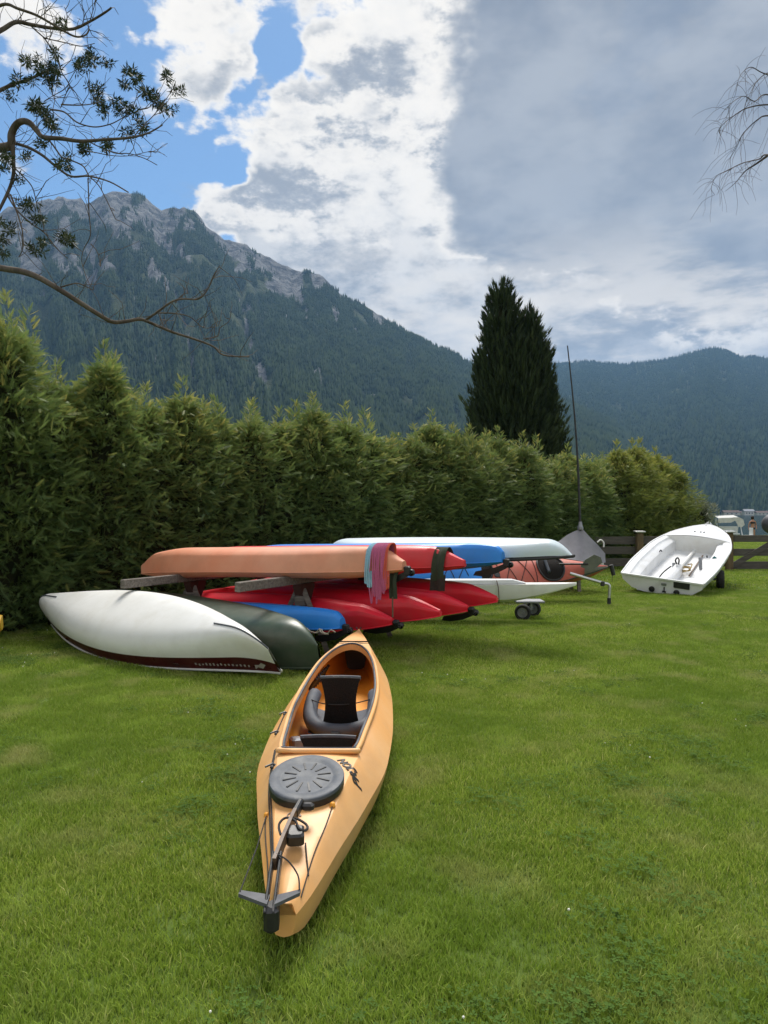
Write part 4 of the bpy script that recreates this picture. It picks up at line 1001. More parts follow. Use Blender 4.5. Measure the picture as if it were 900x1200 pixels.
def hang(e, x_px, b, z_deck_side, roll_deg, D=.25):
    """lay a kayak bottom up along the rack, stern at picture column x_px, its seam at height z"""
    a = end_at(x_px, b); r = math.radians(roll_deg)
    up = Vector((0, 0, -1)) * math.cos(r) + BX * math.sin(r)          # bottom leans towards the lawn
    P0 = RP(a, b, z_deck_side); 
    M = place(e, P0, -AXT, up)
    M.translation = P0 - M.to_3x3() @ Vector((0, 0, D - .02)); e.matrix_world = M
    return e

# ------------------------------------------------------------------ wooden rack
def rack():
    e = empty('kayak_rack', RP(-.8, 1.6, 0) * 1.0, 'weathered wooden two-tier rack carrying the upturned kayaks', 'rack')
    e.location.z = 0; o = e.location.copy()
    for a, zu in ((-1.62, .0), (0.0, .0)):
        def P(b, z, da=0.0): return RP(a + da, b, z) - o
        g = lambda v: Vector((v.x, v.y, 0.0))
        MB().beam(P(0, .79), P(3.0, .79), .07, .095, bev=.006).build('upper_arm', m_wood, e)
        MB().beam(P(.35, .235), P(2.95, .235), .07, .09, bev=.006).build('lower_arm', m_wood, e)
        for b in (1.08, 2.4):
            post = MB().beam(g(P(b, 0)), P(b, .74), .09, .09, up=(1, 0, 0)).build('post', m_wood_br, e)
            q = [(-.13, .10), (.13, .10), (.13, .06), (.05, -.10), (-.05, -.10), (-.13, .06)]
            vs = [P(b + y, .64 + z, s * .052) for s in (-1, 1) for y, z in q]
            MB().add(vs, [tuple(range(6)), tuple(range(11, 5, -1))] + [(i, (i + 1) % 6, 6 + (i + 1) % 6, 6 + i) for i in range(6)]).build('gusset', m_wood_br, post)
            for sg in (-1, 1):
                MB().beam(P(b - .06, .68, .04 * sg), g(P(b - .10, 0, .40 * sg)), .035, .055, up=(1, 0, 0)).build('brace', m_wood, e)
        MB().box(P(1.02, .53), (.12, .12, .16), None, .01).build('block', m_wood, e)
rack()
GK = 'upturned kayaks on the rack'
hang(kayak('peach_kayak', m_peach, 3.75, .62, .26, stern='cut', label='faded peach kayak bottom up on the rack top with ropes over its stern', group=GK, rudder=True), 474, 1.0, .905, 4, .26)
hang(kayak('red_kayak', m_red2, 3.9, .58, .25, stern='swept', label='bright red kayak bottom up on the rack top under a dark green strap', group=GK), 545, 1.60, .905, 3)
hang(kayak('blue_kayak', m_blue, 3.9, .56, .24, stern='blunt', label='blue kayak bottom up on the rack top between the red one and the pale canoe', group=GK, rudder=True), 590, 2.17, .915, 2, .24)
REDS = [(461, 1.22, .335, 34, 3.7, True, 'red kayak bottom up on the lower tier, next to the low blue kayak'), (517, 1.60, .385, 30, 3.8, False, 'red kayak bottom up on the lower tier, second from the low blue kayak'),
        (549, 1.98, .40, 30, 3.9, True, 'red kayak bottom up on the lower tier, third from the low blue kayak'), (583, 2.36, .465, 30, 4.0, False, 'red kayak bottom up on the lower tier beside the white pointed hull')]
for xp, b, z, roll, L_, rd, lab in REDS:
    hang(kayak('red_kayak', m_red, L_, .54, .25, crown=.06, stern='swept', label=lab, group=GK, rudder=rd), xp, b, z, roll)
hang(kayak('blue_kayak', m_blue, 3.4, .50, .22, crown=.06, stern='blunt', label='blue kayak bottom up low at the rack front behind the green canoe', group=GK, rudder=True), 402, .70, .345, 8, .22)

# ------------------------------------------------------------------ canoes
def canoe(name, m, m_side, m_rim, L, B, D, ends, label, split=.62, stem_strip=True, cat='canoe', rim_r=.013, power=2.6, ex=.92):
    e = empty(name, (0, 0, 0), label, cat)
    def st(u):
        q = abs(2 * u - 1); w = B / 2 * (1 - q ** power) ** ex + .012; k = .20 * max(0, (q - .80) / .20) ** 2.2 + .015 * q * q; s = D + (ends - D) * q ** 3
        return w, k, s
    us = np.concatenate([np.linspace(0, .12, 10), np.linspace(.15, .85, 25), np.linspace(.88, 1, 10)])
    lo, hi, rims, keel = [], [], [[], []], []
    for u in us:
        w, k, s = st(u); x = u * L
        q = abs(2 * u - 1); over = .06 * max(0, (q - .85) / .15) * (1 if u > .5 else -1)
        h = s - k; pts = []
        for j in range(13):
            a = j / 12 * math.pi / 2; y = w * math.sin(a) ** .62; z = k + h * (1 - math.cos(a)) ** 1.05
            y = w * min(1.0, math.sin(min(a * 1.28, math.pi / 2)) ** .75); 
            pts.append((x + over * (z - k) / max(h, .01) * 0, y, z))
        n = max(2, int(round((split(u) if callable(split) else split) * 12)))
        A, Bp = pts[:n + 1], pts[n:]
        lo.append([(x_, y, z) for x_, y, z in A[::-1]] + [(x_, -y, z) for x_, y, z in A[1:]]); hi.append(Bp)
        rims[0].append((pts[-1][0], pts[-1][1], pts[-1][2])); rims[1].append((pts[-1][0], -pts[-1][1], pts[-1][2])); keel.append((x, 0, k - .004))
    MB().grid(lo).build('hull', m, e, 50)
    for sg in (1, -1): MB().grid([[(x, sg * y, z) for x, y, z in r] for r in hi]).build('topside', m_side, e, 50)
    for r in rims: MB().tube(r, rim_r, 6).build('gunwale', m_rim, e, 60)
    if stem_strip:
        for kk in (keel[:11], keel[-11:]): MB().tube(kk, .008, 5).build('keel_strip', m_rubber, e, 60)
    for u in (.28, .72):
        w, k, s = st(u); MB().beam((u * L, -w + .01, s - .06), (u * L, w - .01, s - .06), .22, .02).build('seat', m_wood_br, e)
    w, k, s = st(.5); MB().beam((.5 * L, -w + .01, s - .02), (.5 * L, w - .01, s - .02), .06, .02).build('thwart', m_wood_br, e)
    return e
def lay(e, p_left, p_right, phi_deg, D):
    """bottom up between two end points, bottom leaning towards the lawn; points are at the height of the gunwale plane"""
    p0, p1 = Vector(p_left), Vector(p_right); x = (p1 - p0).normalized(); away = Vector((-x.y, x.x, 0)).normalized()
    r = math.radians(phi_deg); up = Vector((0, 0, -1)) * math.cos(r) + away * math.sin(r)
    M = place(e, p0, x, up); M.translation = p0 - M.to_3x3() @ Vector((0, 0, D)); e.matrix_world = M
wc = canoe('white_canoe', m_white, m_maroon, mat('rim_white', (0.6, 0.6, 0.57), rough=0.4), 3.95, .82, .34, .50, 'white canoe with maroon sides tipped bottom up on the grass', split=.75, power=2.0, ex=1.12)
lay(wc, (-4.10, 8.88, .21), (-1.00, 6.53, .14), 34, .42)
gc = canoe('green_canoe', m_green, m_green, m_green, 4.0, .80, .40, .44, 'dark green canoe lying bottom up behind the white canoe', split=.6, stem_strip=False)
lay(gc, (-3.66, 9.35, .17), (-.55, 6.76, .10), 16, .40)
pc = canoe('pale_canoe', m_paleblue, m_black, m_black, 3.35, .80, .22, .20, 'pale bluish-white hull with black rim bottom up at the rack back', split=.93, stem_strip=False, power=2.9, rim_r=.018)
pl_a, pr_a = end_at(383, 2.75), end_at(671, 2.75)
pcl = (RP(pr_a, 2.75, 0) - RP(pl_a, 2.75, 0)).length
pc.scale = (1, 1, 1)
lay(pc, RP(pl_a, 2.75, .98), RP(pl_a + 3.35, 2.75, .93), 4, .22)
# small pale marks on the maroon side of the white canoe
mk = MB(); g = np.random.default_rng(4)
def wc_w(u):
    q = abs(2 * u - 1); return .82 / 2 * (1 - q ** 2.0) ** 1.12 + .012, .34 + .16 * q ** 3
for k in range(15):
    u = .80 + .0095 * k; w_, s_z = wc_w(u); w2, _ = wc_w(u + .005); z0 = s_z - .050 - g.uniform(0, .012); h = g.uniform(.015, .034)
    mk.add([(u * 3.95, w_ + .004, z0), (u * 3.95 + .014, w2 + .004, z0), (u * 3.95 + .014 + g.uniform(-.004, .004), w2 + .004, z0 - h), (u * 3.95, w_ + .004, z0 - h)], [(0, 1, 2, 3)])
m_mark = mat('pale_print', (0.42, 0.38, 0.36), rough=0.6)
mk.build('lettering', m_mark, wc)['kind'] = 'stuff'
u = .957; w_, s_z = wc_w(u); w2, _ = wc_w(.975)
MB().add([(x_ * 3.95, wc_w(x_)[0] + .005, s_z - z_) for x_, z_ in ((.948, .04), (.956, .060), (.966, .035), (.976, .075), (.968, .105), (.960, .085), (.950, .090))], [tuple(range(7))]).build('emblem', m_mark, wc)

# ------------------------------------------------------------------ ropes and straps on the rack
def rope_thing(name, label, strands, cat='rope'):
    o = sum((Vector(p) for p in strands[0][1]), Vector()) / len(strands[0][1])
    e = empty(name, o, label, cat)
    for nm, pts, r, m in strands: MB().tube([Vector(q) - o for q in catmull(pts, 6)], r, 5).build(nm, m, e, 60)
    return e
m_pink = mat('pink_rope', (0.50, 0.13, 0.24), (0.40, 0.09, 0.20), scale=90, rough=0.9); m_sky = mat('light_blue_rope', (0.30, 0.50, 0.60), (0.22, 0.42, 0.55), scale=90, rough=0.9); m_coral = mat('coral_rope', (0.62, 0.10, 0.05), (0.5, 0.09, 0.06), scale=90, rough=0.9)
a0 = end_at(474, 1.0); g = np.random.default_rng(9); strands = []
for k in range(17):
    a = a0 - .36 + .22 * k / 16; m = m_sky if k < 4 else (m_coral if k > 14 else m_pink); zb = .60 + g.uniform(-.03, .12) + (.10 if m is not m_pink else 0); off = g.normal(0, .008)
    wt_ = np.interp(a0 - a, [0, .1, .35, .8], [.055, .09, .14, .23])
    strands.append(('strand', [RP(a, 1.0 + wt_ * .8, .96), RP(a + .01, 1.0 + wt_ * .55, 1.135), RP(a, 1.0, 1.168), RP(a - .01, 1.0 - wt_ * .7, 1.11), RP(a + off, 1.0 - wt_ - .02, .94), RP(a + off * 2, 1.0 - wt_ - .025, .78), RP(a + .02 + off, 1.0 - wt_ - .02, zb), RP(a + .03 + off, 1.0 - wt_ - .02, .74), RP(a + .022, 1.0 - wt_ - .012, .90)], .0075, m))
rope_thing('rope_bundle', 'pink, light blue and coral rope hung over the peach kayak stern', strands)
m_gstrap = mat('dark_green_webbing', (0.022, 0.032, 0.018), (0.035, 0.045, 0.022), scale=60, rough=0.95, bump=0.3, bscale=200); m_dbrown = mat('dark_wet_cloth', (0.02, 0.012, 0.010), (0.04, 0.02, 0.015), scale=30, rough=0.95)
def ribbon(pts, a_w, th, name, m, parent, o):
    rows = []
    for p_ in catmull(pts, 5):
        rows.append([p_ + AX * (v * a_w) + BX * (-th * math.sin(v * 9)) - o for v in np.linspace(-.5, .5, 9)])
    b = MB().grid(rows); b.grid([[q + BX * .008 for q in r[::-1]] for r in rows]); return b.build(name, m, parent, 60)
a1 = end_at(520, 1.6) ; o = RP(a1, 1.4, .9)
e = empty('green_strap', o, 'dark green strap draped over the bright red kayak', 'strap')
ribbon([RP(a1, 1.74, .90), RP(a1, 1.69, 1.03), RP(a1, 1.6, 1.105), RP(a1, 1.52, 1.065), RP(a1, 1.465, .97), RP(a1, 1.44, .87), RP(a1 + .01, 1.435, .76)], .13, .012, 'webbing', m_gstrap, e, o)
ribbon([RP(a1 + .005, 1.45, .82), RP(a1 + .01, 1.425, .73), RP(a1 + .01, 1.415, .66)], .155, .016, 'cloth', m_dbrown, e, o)
a2 = end_at(461, .95); o = RP(a2, .9, .7)
e = empty('green_strap', o, 'dark green strap hanging below the peach kayak stern', 'strap')
ribbon([RP(a2, 1.0, .90), RP(a2, .93, .82), RP(a2 + .01, .92, .70), RP(a2 + .015, .92, .62)], .075, .012, 'webbing', m_gstrap, e, o)
MB().tube([RP(a2 + .01, .915, .64) - o, RP(a2 + .012, .915, .44) - o], .008, 6).build('buckle_end', m_brown, e)
gr = np.random.default_rng(2)
c = [RP(end_at(395, .45) - .02 - .05 * k, .45 + gr.normal(0, .012), .335 + .025 * math.sin(k * 2.1)) for k in range(9)]
rope_thing('knotted_cord', 'pale cord knotted along the edge of the low blue kayak', [('strand', c, .005, m_rope), ('strand', [q + Vector((.02, -.01, .012 * math.sin(i * 3))) for i, q in enumerate(c[2:7])], .005, m_rope)], 'cord')
MB_g = [ground(231, 764, .18), px(258, 752, 6.95), px(277, 738, 7.3), px(287, 733, 7.55)]

# ------------------------------------------------------------------ white pointed hull on wheels
def white_hull():
    e = empty('white_pointed_hull', (-.35, 10.25, 0), 'narrow white hull with a sharp pointed bow resting on two small wheels', 'boat')
    M = place(e, (-.35, 10.28, .27), (3.02, -.26, .0), (0, 0, 1)); L = 3.02
    rows = []; deck = []
    for t in np.concatenate([np.linspace(0, 2.2, 14), np.linspace(2.3, L, 12)]):
        w = .17 * (1 - max(0, (t - 1.5) / (L - 1.5)) ** 1.6) + .006; k = .24 * max(0, (t - 2.0) / (L - 2.0)) ** 1.5; s = .235 + .03 * t / L
        rows.append([(t, y, z) for y, z in ((w, s), (w * .97, k + (s - k) * .5), (w * .72, k + (s - k) * .16), (0, k), (-w * .72, k + (s - k) * .16), (-w * .97, k + (s - k) * .5), (-w, s))])
        deck.append([(t, -w, s), (t, -w * .5, s + .012), (t, 0, s + .016), (t, w * .5, s + .012), (t, w, s)])
    b = MB().grid(rows); b.fan(rows[0]); b.build('hull', m_white, e, 40)
    MB().grid(deck).build('deck', m_white, e, 40)
    cr = []
    for t in np.linspace(0, 2.32, 14):
        w = .15 * (1 - max(0, (t - 1.5) / (L - 1.5)) ** 1.6); z = .245 + .03 * t / L; h = .05 if t < 2.25 else .005
        cr.append([(t, -w, z), (t, -w + .012, z + h), (t, 0, z + h + .006), (t, w - .012, z + h), (t, w, z)])
    b = MB().grid(cr); b.fan(cr[-1]); b.build('raised_deck', m_white2, e, 35)
    for t in (1.05, 1.92):
        w = .175; MB().tube(catmull([(t, 0, .31), (t, -w * .8, .30), (t + .02, -w - .006, .2), (t + .03, -w * .8, .02), (t + .03, 0, -.01), (t + .02, w * .8, .03), (t, w + .005, .2), (t, w * .8, .3)], 4, True), .006, 5, closed=True).build('lashing', m_brown, e)
white_hull()
def wheel(parent, c, r, wid, axis, hubm=m_steel):
    t = MB().lathe([(r * .62, -wid * .5), (r * .86, -wid * .55), (r * .98, -wid * .35), (r, 0), (r * .98, wid * .35), (r * .86, wid * .55), (r * .62, wid * .5)], c, axis, 20).build('tyre', m_tyre, parent, 50)
    MB().lathe([(.001, -wid * .42), (r * .2, -wid * .45), (r * .25, -wid * .3), (r * .6, -wid * .32), (r * .63, -wid * .4), (r * .63, wid * .4), (r * .6, wid * .32), (r * .25, wid * .3), (r * .2, wid * .45), (.001, wid * .42)], c, axis, 16).build('hub', hubm, parent, 50)
e = empty('boat_trolley', (2.05, 10.35, 0), 'small two-wheeled trolley under the white pointed hull', 'trolley')
for dx, dy in ((-.10, -.16), (.12, .22)): wheel(e, (dx, dy, .115), .115, .075, (.35, .94, 0))
MB().tube([(-.10, -.16, .115), (.12, .22, .115)], .014, 8).build('axle', m_alu, e, 60)
MB().beam((-.18, .03, .25), (.22, .03, .25), .30, .03, bev=.006).beam((-.06, -.08, .115), (-.06, -.08, .24), .03, .03).beam((.08, .14, .115), (.08, .14, .24), .03, .03).build('cradle', m_steel, e)

# ------------------------------------------------------------------ salmon double kayak on its side, blue kayak beside it
def decked(name, m, L, B, label, pits, tip=.012, cat='kayak'):
    e = empty(name, (0, 0, 0), label, cat)
    WT = ([0, .3, .9, L * .5, L - 1.0, L - .35, L], [.05, B * .24, B * .42, B * .5, B * .38, max(B * .16, tip), tip]); ST = ([0, L * .5, L], [.27, .25, .33]); CT = ([0, .5, L - .6, L], [.02, .07, .09, .015]); KT = ([0, .3, L - .9, L - .25, L], [.12, .0, .0, .09, .30])
    f = lambda t: (smooth_interp(t, *WT), smooth_interp(t, *ST), smooth_interp(t, *CT), smooth_interp(t, *KT))
    def zd(t, y):
        W_, S_, c, K_ = f(t); return S_ + c * max(0, 1 - (min(1, abs(y) / W_)) ** 2.2)
    rows, dr = [], []
    for t in np.concatenate([np.linspace(0, .5, 7), np.linspace(.6, L - .6, 24), np.linspace(L - .5, L, 9)]):
        W_, S_, c, K_ = f(t); h = S_ - K_
        half = [(0, K_), (.45 * W_, K_ + .05 * h), (.78 * W_, K_ + .25 * h), (.95 * W_, K_ + .65 * h), (W_, S_)]
        rows.append([(t, y, z) for y, z in half[::-1]] + [(t, -y, z) for y, z in half[1:]])
        dr.append([(t, y, zd(t, y)) for y in np.linspace(-W_, W_, 11)])
    b = MB().grid(rows); b.fan(rows[0]); b.fan(rows[-1]); b.build('hull', m, e, 40)
    b = MB().grid(dr); b.fan(dr[0][::-1]); b.fan(dr[-1]); b.build('deck', m, e, 40)
    sm = mat('dark_seam', (0.03, 0.035, 0.03), rough=0.6)
    for sg in (1, -1): MB().tube([(r[0 if sg < 0 else -1][0], sg * (abs(r[0][1]) + .003), r[0][2]) for r in dr], .010, 5).build('seam_strip', sm, e, 60)
    for t0, t1, hw in pits:
        c, hl = (t0 + t1) / 2, (t1 - t0) / 2
        ring = [(c + hl * math.cos(a) * (abs(math.cos(a)) ** -.25 if abs(math.cos(a)) > .1 else 1), hw * math.sin(a)) for a in np.linspace(0, 6.283, 28, endpoint=False)]
        rim = MB().tube([(x, y, zd(x, y) + .018) for x, y in ring], .016, 6, closed=True).build('cockpit_rim', m_black, e, 60)
        rows2 = [[(c + (x - c) * q, y * q, zd(c + (x - c) * q, y * q) + .014 - d) for x, y in ring] for q, d in ((1, 0), (.92, .002), (.8, .004), (.5, .005), (.2, .005))]
        b = MB().grid(rows2, True); b.fan(rows2[-1]); b.build('cockpit_dark_disc', m_fabric, rim, 60)  # black disc laid on the deck imitates the dark inside of an open cockpit
        MB().box((c - hl * .3, 0, zd(c, 0) + .02), (.05, hw * 1.1, .07), Euler((0, -.4, 0)).to_matrix(), .012).build('seat_back', m_pad, e)
    return e, zd, f
sk, zd, ff = decked('salmon_kayak', m_salmon, 4.2, .70, 'long salmon-red kayak lying on its side with deck towards the lawn', [(2.90, 3.36, .25), (1.60, 2.10, .25)])
sx = Vector((4.1, .85, .02)).normalized(); towards = Vector((sx.y, -sx.x, 0))
def side_place(e, tip, xdir, L, roll, z_seam):
    x = Vector(xdir).normalized(); tw = Vector((x.y, -x.x, 0)).normalized(); r = math.radians(roll)
    up = Vector((0, 0, 1)) * math.cos(r) + tw * math.sin(r)
    M = place(e, (0, 0, 0), x, up); M.translation = Vector(tip) - M.to_3x3() @ Vector((L, 0, z_seam)); e.matrix_world = M
side_place(sk, px(712, 664, 12.5), sx, 4.2, 48, .33)
def cords(e, zd, segs, r=.006):
    for (t0, y0), (t1, y1) in segs:
        MB().tube([(t0 + (t1 - t0) * q, y0 + (y1 - y0) * q, zd(t0 + (t1 - t0) * q, y0 + (y1 - y0) * q) + .008) for q in np.linspace(0, 1, 6)], r, 5).build('deck_bungee', m_cord, e)
cords(sk, zd, [((2.3, .25), (2.5, -.25)), ((2.5, .25), (2.3, -.25)), ((2.55, .27), (2.8, -.26)), ((2.8, .25), (2.55, -.27)), ((2.85, .28), (2.85, -.27)), ((2.2, .27), (2.2, -.27))])
MB().lathe([(.05, 0), (.05, .012), (.001, .014)], (2.16, -.12, zd(2.16, .12)), n=14).build('deck_hatch', m_black, sk, 50)
# greenish moulded bow of the salmon kayak
rowsb = []
for t in np.linspace(3.72, 4.205, 10):
    W_, S_, c, K_ = ff(min(t, 4.2)); W_ *= 1.0
    rowsb.append([(t, -W_ - .005, S_ - .10 * (4.3 - t)), (t, -W_ - .006, S_), (t, -W_ * .8 - .003, zd(min(t, 4.19), W_ * .8) + .005), (t, -W_ * (.25 + .7 * (4.2 - t)), zd(min(t, 4.19), W_ * .5) + .005)])
MB().grid(rowsb).build('bow_guard', mat('grey_green_plastic', (0.12, 0.13, 0.10), (0.18, 0.18, 0.15), scale=8, rough=0.5), sk, 60)
bk, zd2, _ = decked('blue_kayak', m_blue, 2.9, .62, 'blue kayak on its side with crossed bungees, left of the salmon kayak', [], tip=.24)
side_place(bk, px(563, 672, 11.2), Vector((1, -.03, 0)), 2.9, 50, .20)
bk_c = [((2.3, .2), (2.5, -.22)), ((2.5, .2), (2.3, -.22)), ((2.55, .2), (2.7, -.15)), ((2.7, .15), (2.55, -.2))]
cords(bk, zd2, bk_c)
# paddle with a grey-green blade resting on the salmon kayak
pa, pb = px(655, 661, 12.15), px(689, 661, 12.1)
e = empty('paddle', pa, 'paddle with grey-green blade lying across the salmon kayak', 'paddle')
MB().tube([Vector((0, 0, 0)), pb - pa], .016, 8).build('shaft', m_black, e, 60)
q = [(680, 664), (686, 656), (696, 650), (704, 653), (706, 659), (699, 665), (689, 668)]
pts = [px(x, y, 12.1 + .002 * (y - 658)) - pa for x, y in q]
MB().add(pts + [v + Vector((0, .02, 0)) for v in pts], [tuple(range(7)), tuple(range(13, 6, -1))] + [(i, 7 + i, 7 + (i + 1) % 7, (i + 1) % 7) for i in range(7)]).build('blade', mat('grey_green_blade', (0.11, 0.12, 0.10), (0.16, 0.165, 0.14), scale=12, rough=0.45), e)
# launching handle
p0, p1, p2 = px(668, 672, 12.0), px(709, 684, 11.9), px(713, 685, 11.9); foot = Vector((p2.x + .01, p2.y, .10))
e = empty('trolley_handle', (p2.x, p2.y, 0), 'bent aluminium trolley handle with a black foot beside the salmon bow', 'trolley handle'); o = e.location.copy()
MB().tube([p0 - o, p1 - o], .026, 8).build('tube', m_alu, e, 60)
MB().tube(catmull([p1 - o, p2 - o, p2 - o + Vector((.02, 0, -.06)), foot - o], 4), .024, 8).build('leg', m_alu, e, 60)
MB().tube([foot - o + Vector((0, 0, .02)), Vector((.01, 0, -.005))], [.03, .036], 8).build('foot_cap', m_black, e, 60)
MB().box(px(706, 684, 11.9) - o, (.06, .07, .08), None, .01).build('clamp', m_black, e)
MB().tube([px(717, 682, 11.9) - o, px(718, 672, 11.9) - o], .004, 5).build('cord', m_cord, e)
MB().tube([px(716, 662, 11.9) - o, px(719, 674, 11.9) - o], .034, 8).build('grip', m_black, e, 60)

# ------------------------------------------------------------------ covered sailing dinghy with mast
def covered():
    D_ = 14.0; mb_ = px(680, 621, D_)
    e = empty('covered_dinghy', (mb_.x, mb_.y, 0), 'small dinghy under a grey tent-like cover with a thin black mast', 'sailing dinghy'); o = e.location.copy()
    rows = []
    for q in np.linspace(0, 1, 10):
        x = -1.55 + 2.0 * q; w = .50 * (1 - max(0, (q - .55) / .45) ** 2.2) + .02; k = .22 + .22 * max(0, (q - .6) / .4) ** 2
        rows.append([(x, y, z) for y, z in ((w, .62), (w * .95, k + .12), (w * .6, k), (0, k - .02), (-w * .6, k), (-w * .95, k + .12), (-w, .62))])
    b = MB().grid(rows); b.fan(rows[0]); b.build('hull', m_white, e, 40)
    m_cover = mat('grey_tarpaulin', (0.25, 0.245, 0.27), (0.20, 0.20, 0.22), scale=3, rough=0.75, bump=0.3, bscale=9, dirt=(0.12, 0.12, 0.12), dscale=4, damt=0.3)
    top = mb_.z + .02; rows = []
    for q in np.linspace(0, 1, 15):
        x = -1.58 + 2.06 * q; w = .53 * (1 - max(0, (q - .55) / .45) ** 2.4) + .03
        ridge = np.interp(x, [-1.58, -.5, -.06, .04, .25, .42, .48], [.80, .92, top, top, .98, .84, .72])
        rows.append([(x, v * w, .56 + (ridge - .56) * (1 - abs(v)) ** 1.15 + .012 * math.sin(x * 17 + v * 8)) for v in np.linspace(-1, 1, 13)])
    b = MB().grid(rows); b.build('cover', m_cover, e, 40)
    MB().tube(catmull([(.30, -.1, .95), (.36, -.1, 1.0), (.42, -.1, .95), (.42, -.1, .86)], 4), .014, 6).build('cover_loop', m_white, e, 60)
    tip = px(665, 405, D_) - o; b0 = Vector((0, 0, top - .1))
    c = [b0 + (tip - b0) * q + Vector((.05 * math.sin(q * 3.1), 0, 0)) for q in np.linspace(0, 1, 9)]
    mast = MB().tube(c, [.026 - .0145 * q for q in np.linspace(0, 1, 9)], 8).build('mast', m_black, e, 60)
    MB().lathe([(.05, 0), (.06, .04), (.04, .09), (.03, .16), (.001, .16)], (0, 0, top - .02), n=12).build('mast_collar', m_steel, mast, 50)
    for x in (-1.2, -.1):
        for y in (-.3, .3): MB().beam((x, y, 0), (x, y * .8, .30), .06, .06, up=(1, 0, 0)).build('support', m_wood, e)
covered()

# ------------------------------------------------------------------ white open dinghy
def dinghy():
    L = 4.1; T = px(775, 678, 13.4); Bw = px(831, 615, 16.7); xd = (Bw - T)
    L = xd.length
    e = empty('white_dinghy', (T.x, T.y, 0), 'open white dinghy tilted back on its transom beside the fence', 'dinghy')
    side = Vector((xd.y, -xd.x, 0)).normalized(); up = side.cross(xd.normalized()) + side * .10
    M = place(e, T, xd, up)
    WT = ([0, .25, .5, .75, .92, 1.0], [.735, .80, .79, .62, .30, .015]); dep = ([0, .5, 1.0], [.315, .40, .46])
    w = lambda q: smooth_interp(q, *WT); d_ = lambda q: smooth_interp(q, *dep); sh = lambda q: .0 + .02 * math.sin(q * 3)
    rows, dk, rim = [], [], [[], []]
    for q in np.concatenate([np.linspace(0, .8, 22), np.linspace(.83, 1, 9)]):
        W_, D_ = w(q), d_(q); x = q * L; rise = D_ * max(0, (q - .7) / .3) ** 1.8 * .85; z0 = -D_ + rise
        half = [(0, z0), (.45 * W_, z0 + .02), (.72 * W_, z0 + .07), (.86 * W_, z0 + .15), (.96 * W_, z0 * .35), (W_, 0)]
        rows.append([(x + (.02 * (-z) if q == 0 else 0), y, z) for y, z in half[::-1]] + [(x, -y, z) for y, z in half[1:]])
        for k, sg in enumerate((1, -1)): rim[k].append((x, sg * W_, .005))
    MB().grid(rows).build('hull', m_white2, e, 40)
    tr = MB().fan([(-.004, p_[1], p_[2]) for p_ in rows[0]], (-.004, 0, -.12)); tr.beam((-.012, -.735, .0), (-.012, .735, .0), .03, .03); transom = tr.build('transom', m_white2, e)
    for r in rim: MB().tube(r, .020, 6).build('gunwale', m_white2, e, 60)
    # rolled side decks, side tanks and floor
    xs = np.linspace(.0, .70, 16)
    for sg in (1, -1):
        b = MB(); rr = []
        for q in xs:
            W_ = w(q); x = q * L; inn = min(W_ - .02, W_ * .60)
            rr.append([(x, sg * y, z) for y, z in ((W_ - .005, .0), (W_ - .07, .018), (W_ - .14, .0), (W_ - .155, -.022), (W_ * .80 - .03, -.04), (inn + .05, -.05), (inn + .01, -.075), (inn, -.25), (inn - .01, -.30))])
        b.grid(rr if sg < 0 else [r[::-1] for r in rr]); b.build('side_tank', m_white2, e, 35)
    MB().grid([[(q * L, v * w(q) * .60, -.29 - .01 * (1 - abs(v)) + .0) for v in np.linspace(-1, 1, 7)] for q in xs]).build('cockpit_floor', m_white2, e, 40)
    # foredeck and its bulkhead
    fd = []
    for q in np.concatenate([np.linspace(.68, .92, 9), np.linspace(.94, 1.0, 5)]):
        W_ = w(q); fd.append([(q * L, v * W_, .012 + .07 * (1 - v * v) * min(1, W_ / .4)) for v in np.linspace(-1, 1, 11)])
    MB().grid(fd).build('foredeck', m_white2, e, 40)
    qb = .68; W_ = w(qb)
    MB().add([(qb * L, v * W_ * .98, .012 + .06 * (1 - v * v)) for v in np.linspace(-1, 1, 9)] + [(qb * L + .02, v * W_ * .62, -.31) for v in np.linspace(1, -1, 9)], [tuple(range(18))]).build('bulkhead', m_white, e)
    for y in (-.09, -.02, .10): MB().box((.76 * L, y, .085), (.05, .03, .03), None, .005).build('deck_cleat', m_steel, e)
    MB().box((.915 * L, 0, .06), (.04, .03, .02), None, .004).build('deck_cleat', m_black, e)
    # centreboard case, tiller, lines
    cs = MB().box((.20 * L, -.02, -.20), (1.0, .15, .24), None, .03).build('centreboard_case', m_white2, e, 40)
    MB().tube(catmull([(.29 * L, -.02, -.09), (.30 * L, -.02, .0), (.285 * L, -.0, .06), (.27 * L, .02, .02), (.28 * L, .0, -.06)], 5), .016, 6).build('cleat_loop', m_black, cs, 60)
    MB().tube(catmull([(.03 * L, .17, -.22), (.14 * L, .13, -.10), (.24 * L, .07, -.07)], 4), .014, 6).build('control_line', m_cord, e)
    MB().tube([(.28 * L, -.24, -.265), (.62 * L, -.20, -.265)], .016, 6).build('batten', m_brown, e, 60)
    MB().tube([(.34 * L, .02, -.25), (.66 * L, .02, -.25)], .035, 6).build('boom_stub', m_white, e, 60)
    g = np.random.default_rng(8); c = [(.33 * L + .14 * math.cos(k * .9) + g.normal(0, .05), -.12 + .09 * math.sin(k * .9) + g.normal(0, .025), -.262 + .006 * k) for k in range(22)]
    MB().tube(catmull(c, 4), .013, 5).build('rope_coil', mat('tan_rope', (0.36, 0.27, 0.12), (0.28, 0.20, 0.09), scale=60, rough=0.9), e, 60)
    for y in (.60, -.55): MB().tube(catmull([(.42 * L, y * .8, -.04), (.43 * L, y * .78, -.01), (.44 * L, y * .76, -.05)], 4), .012, 5).build('toe_strap', m_cord, e)
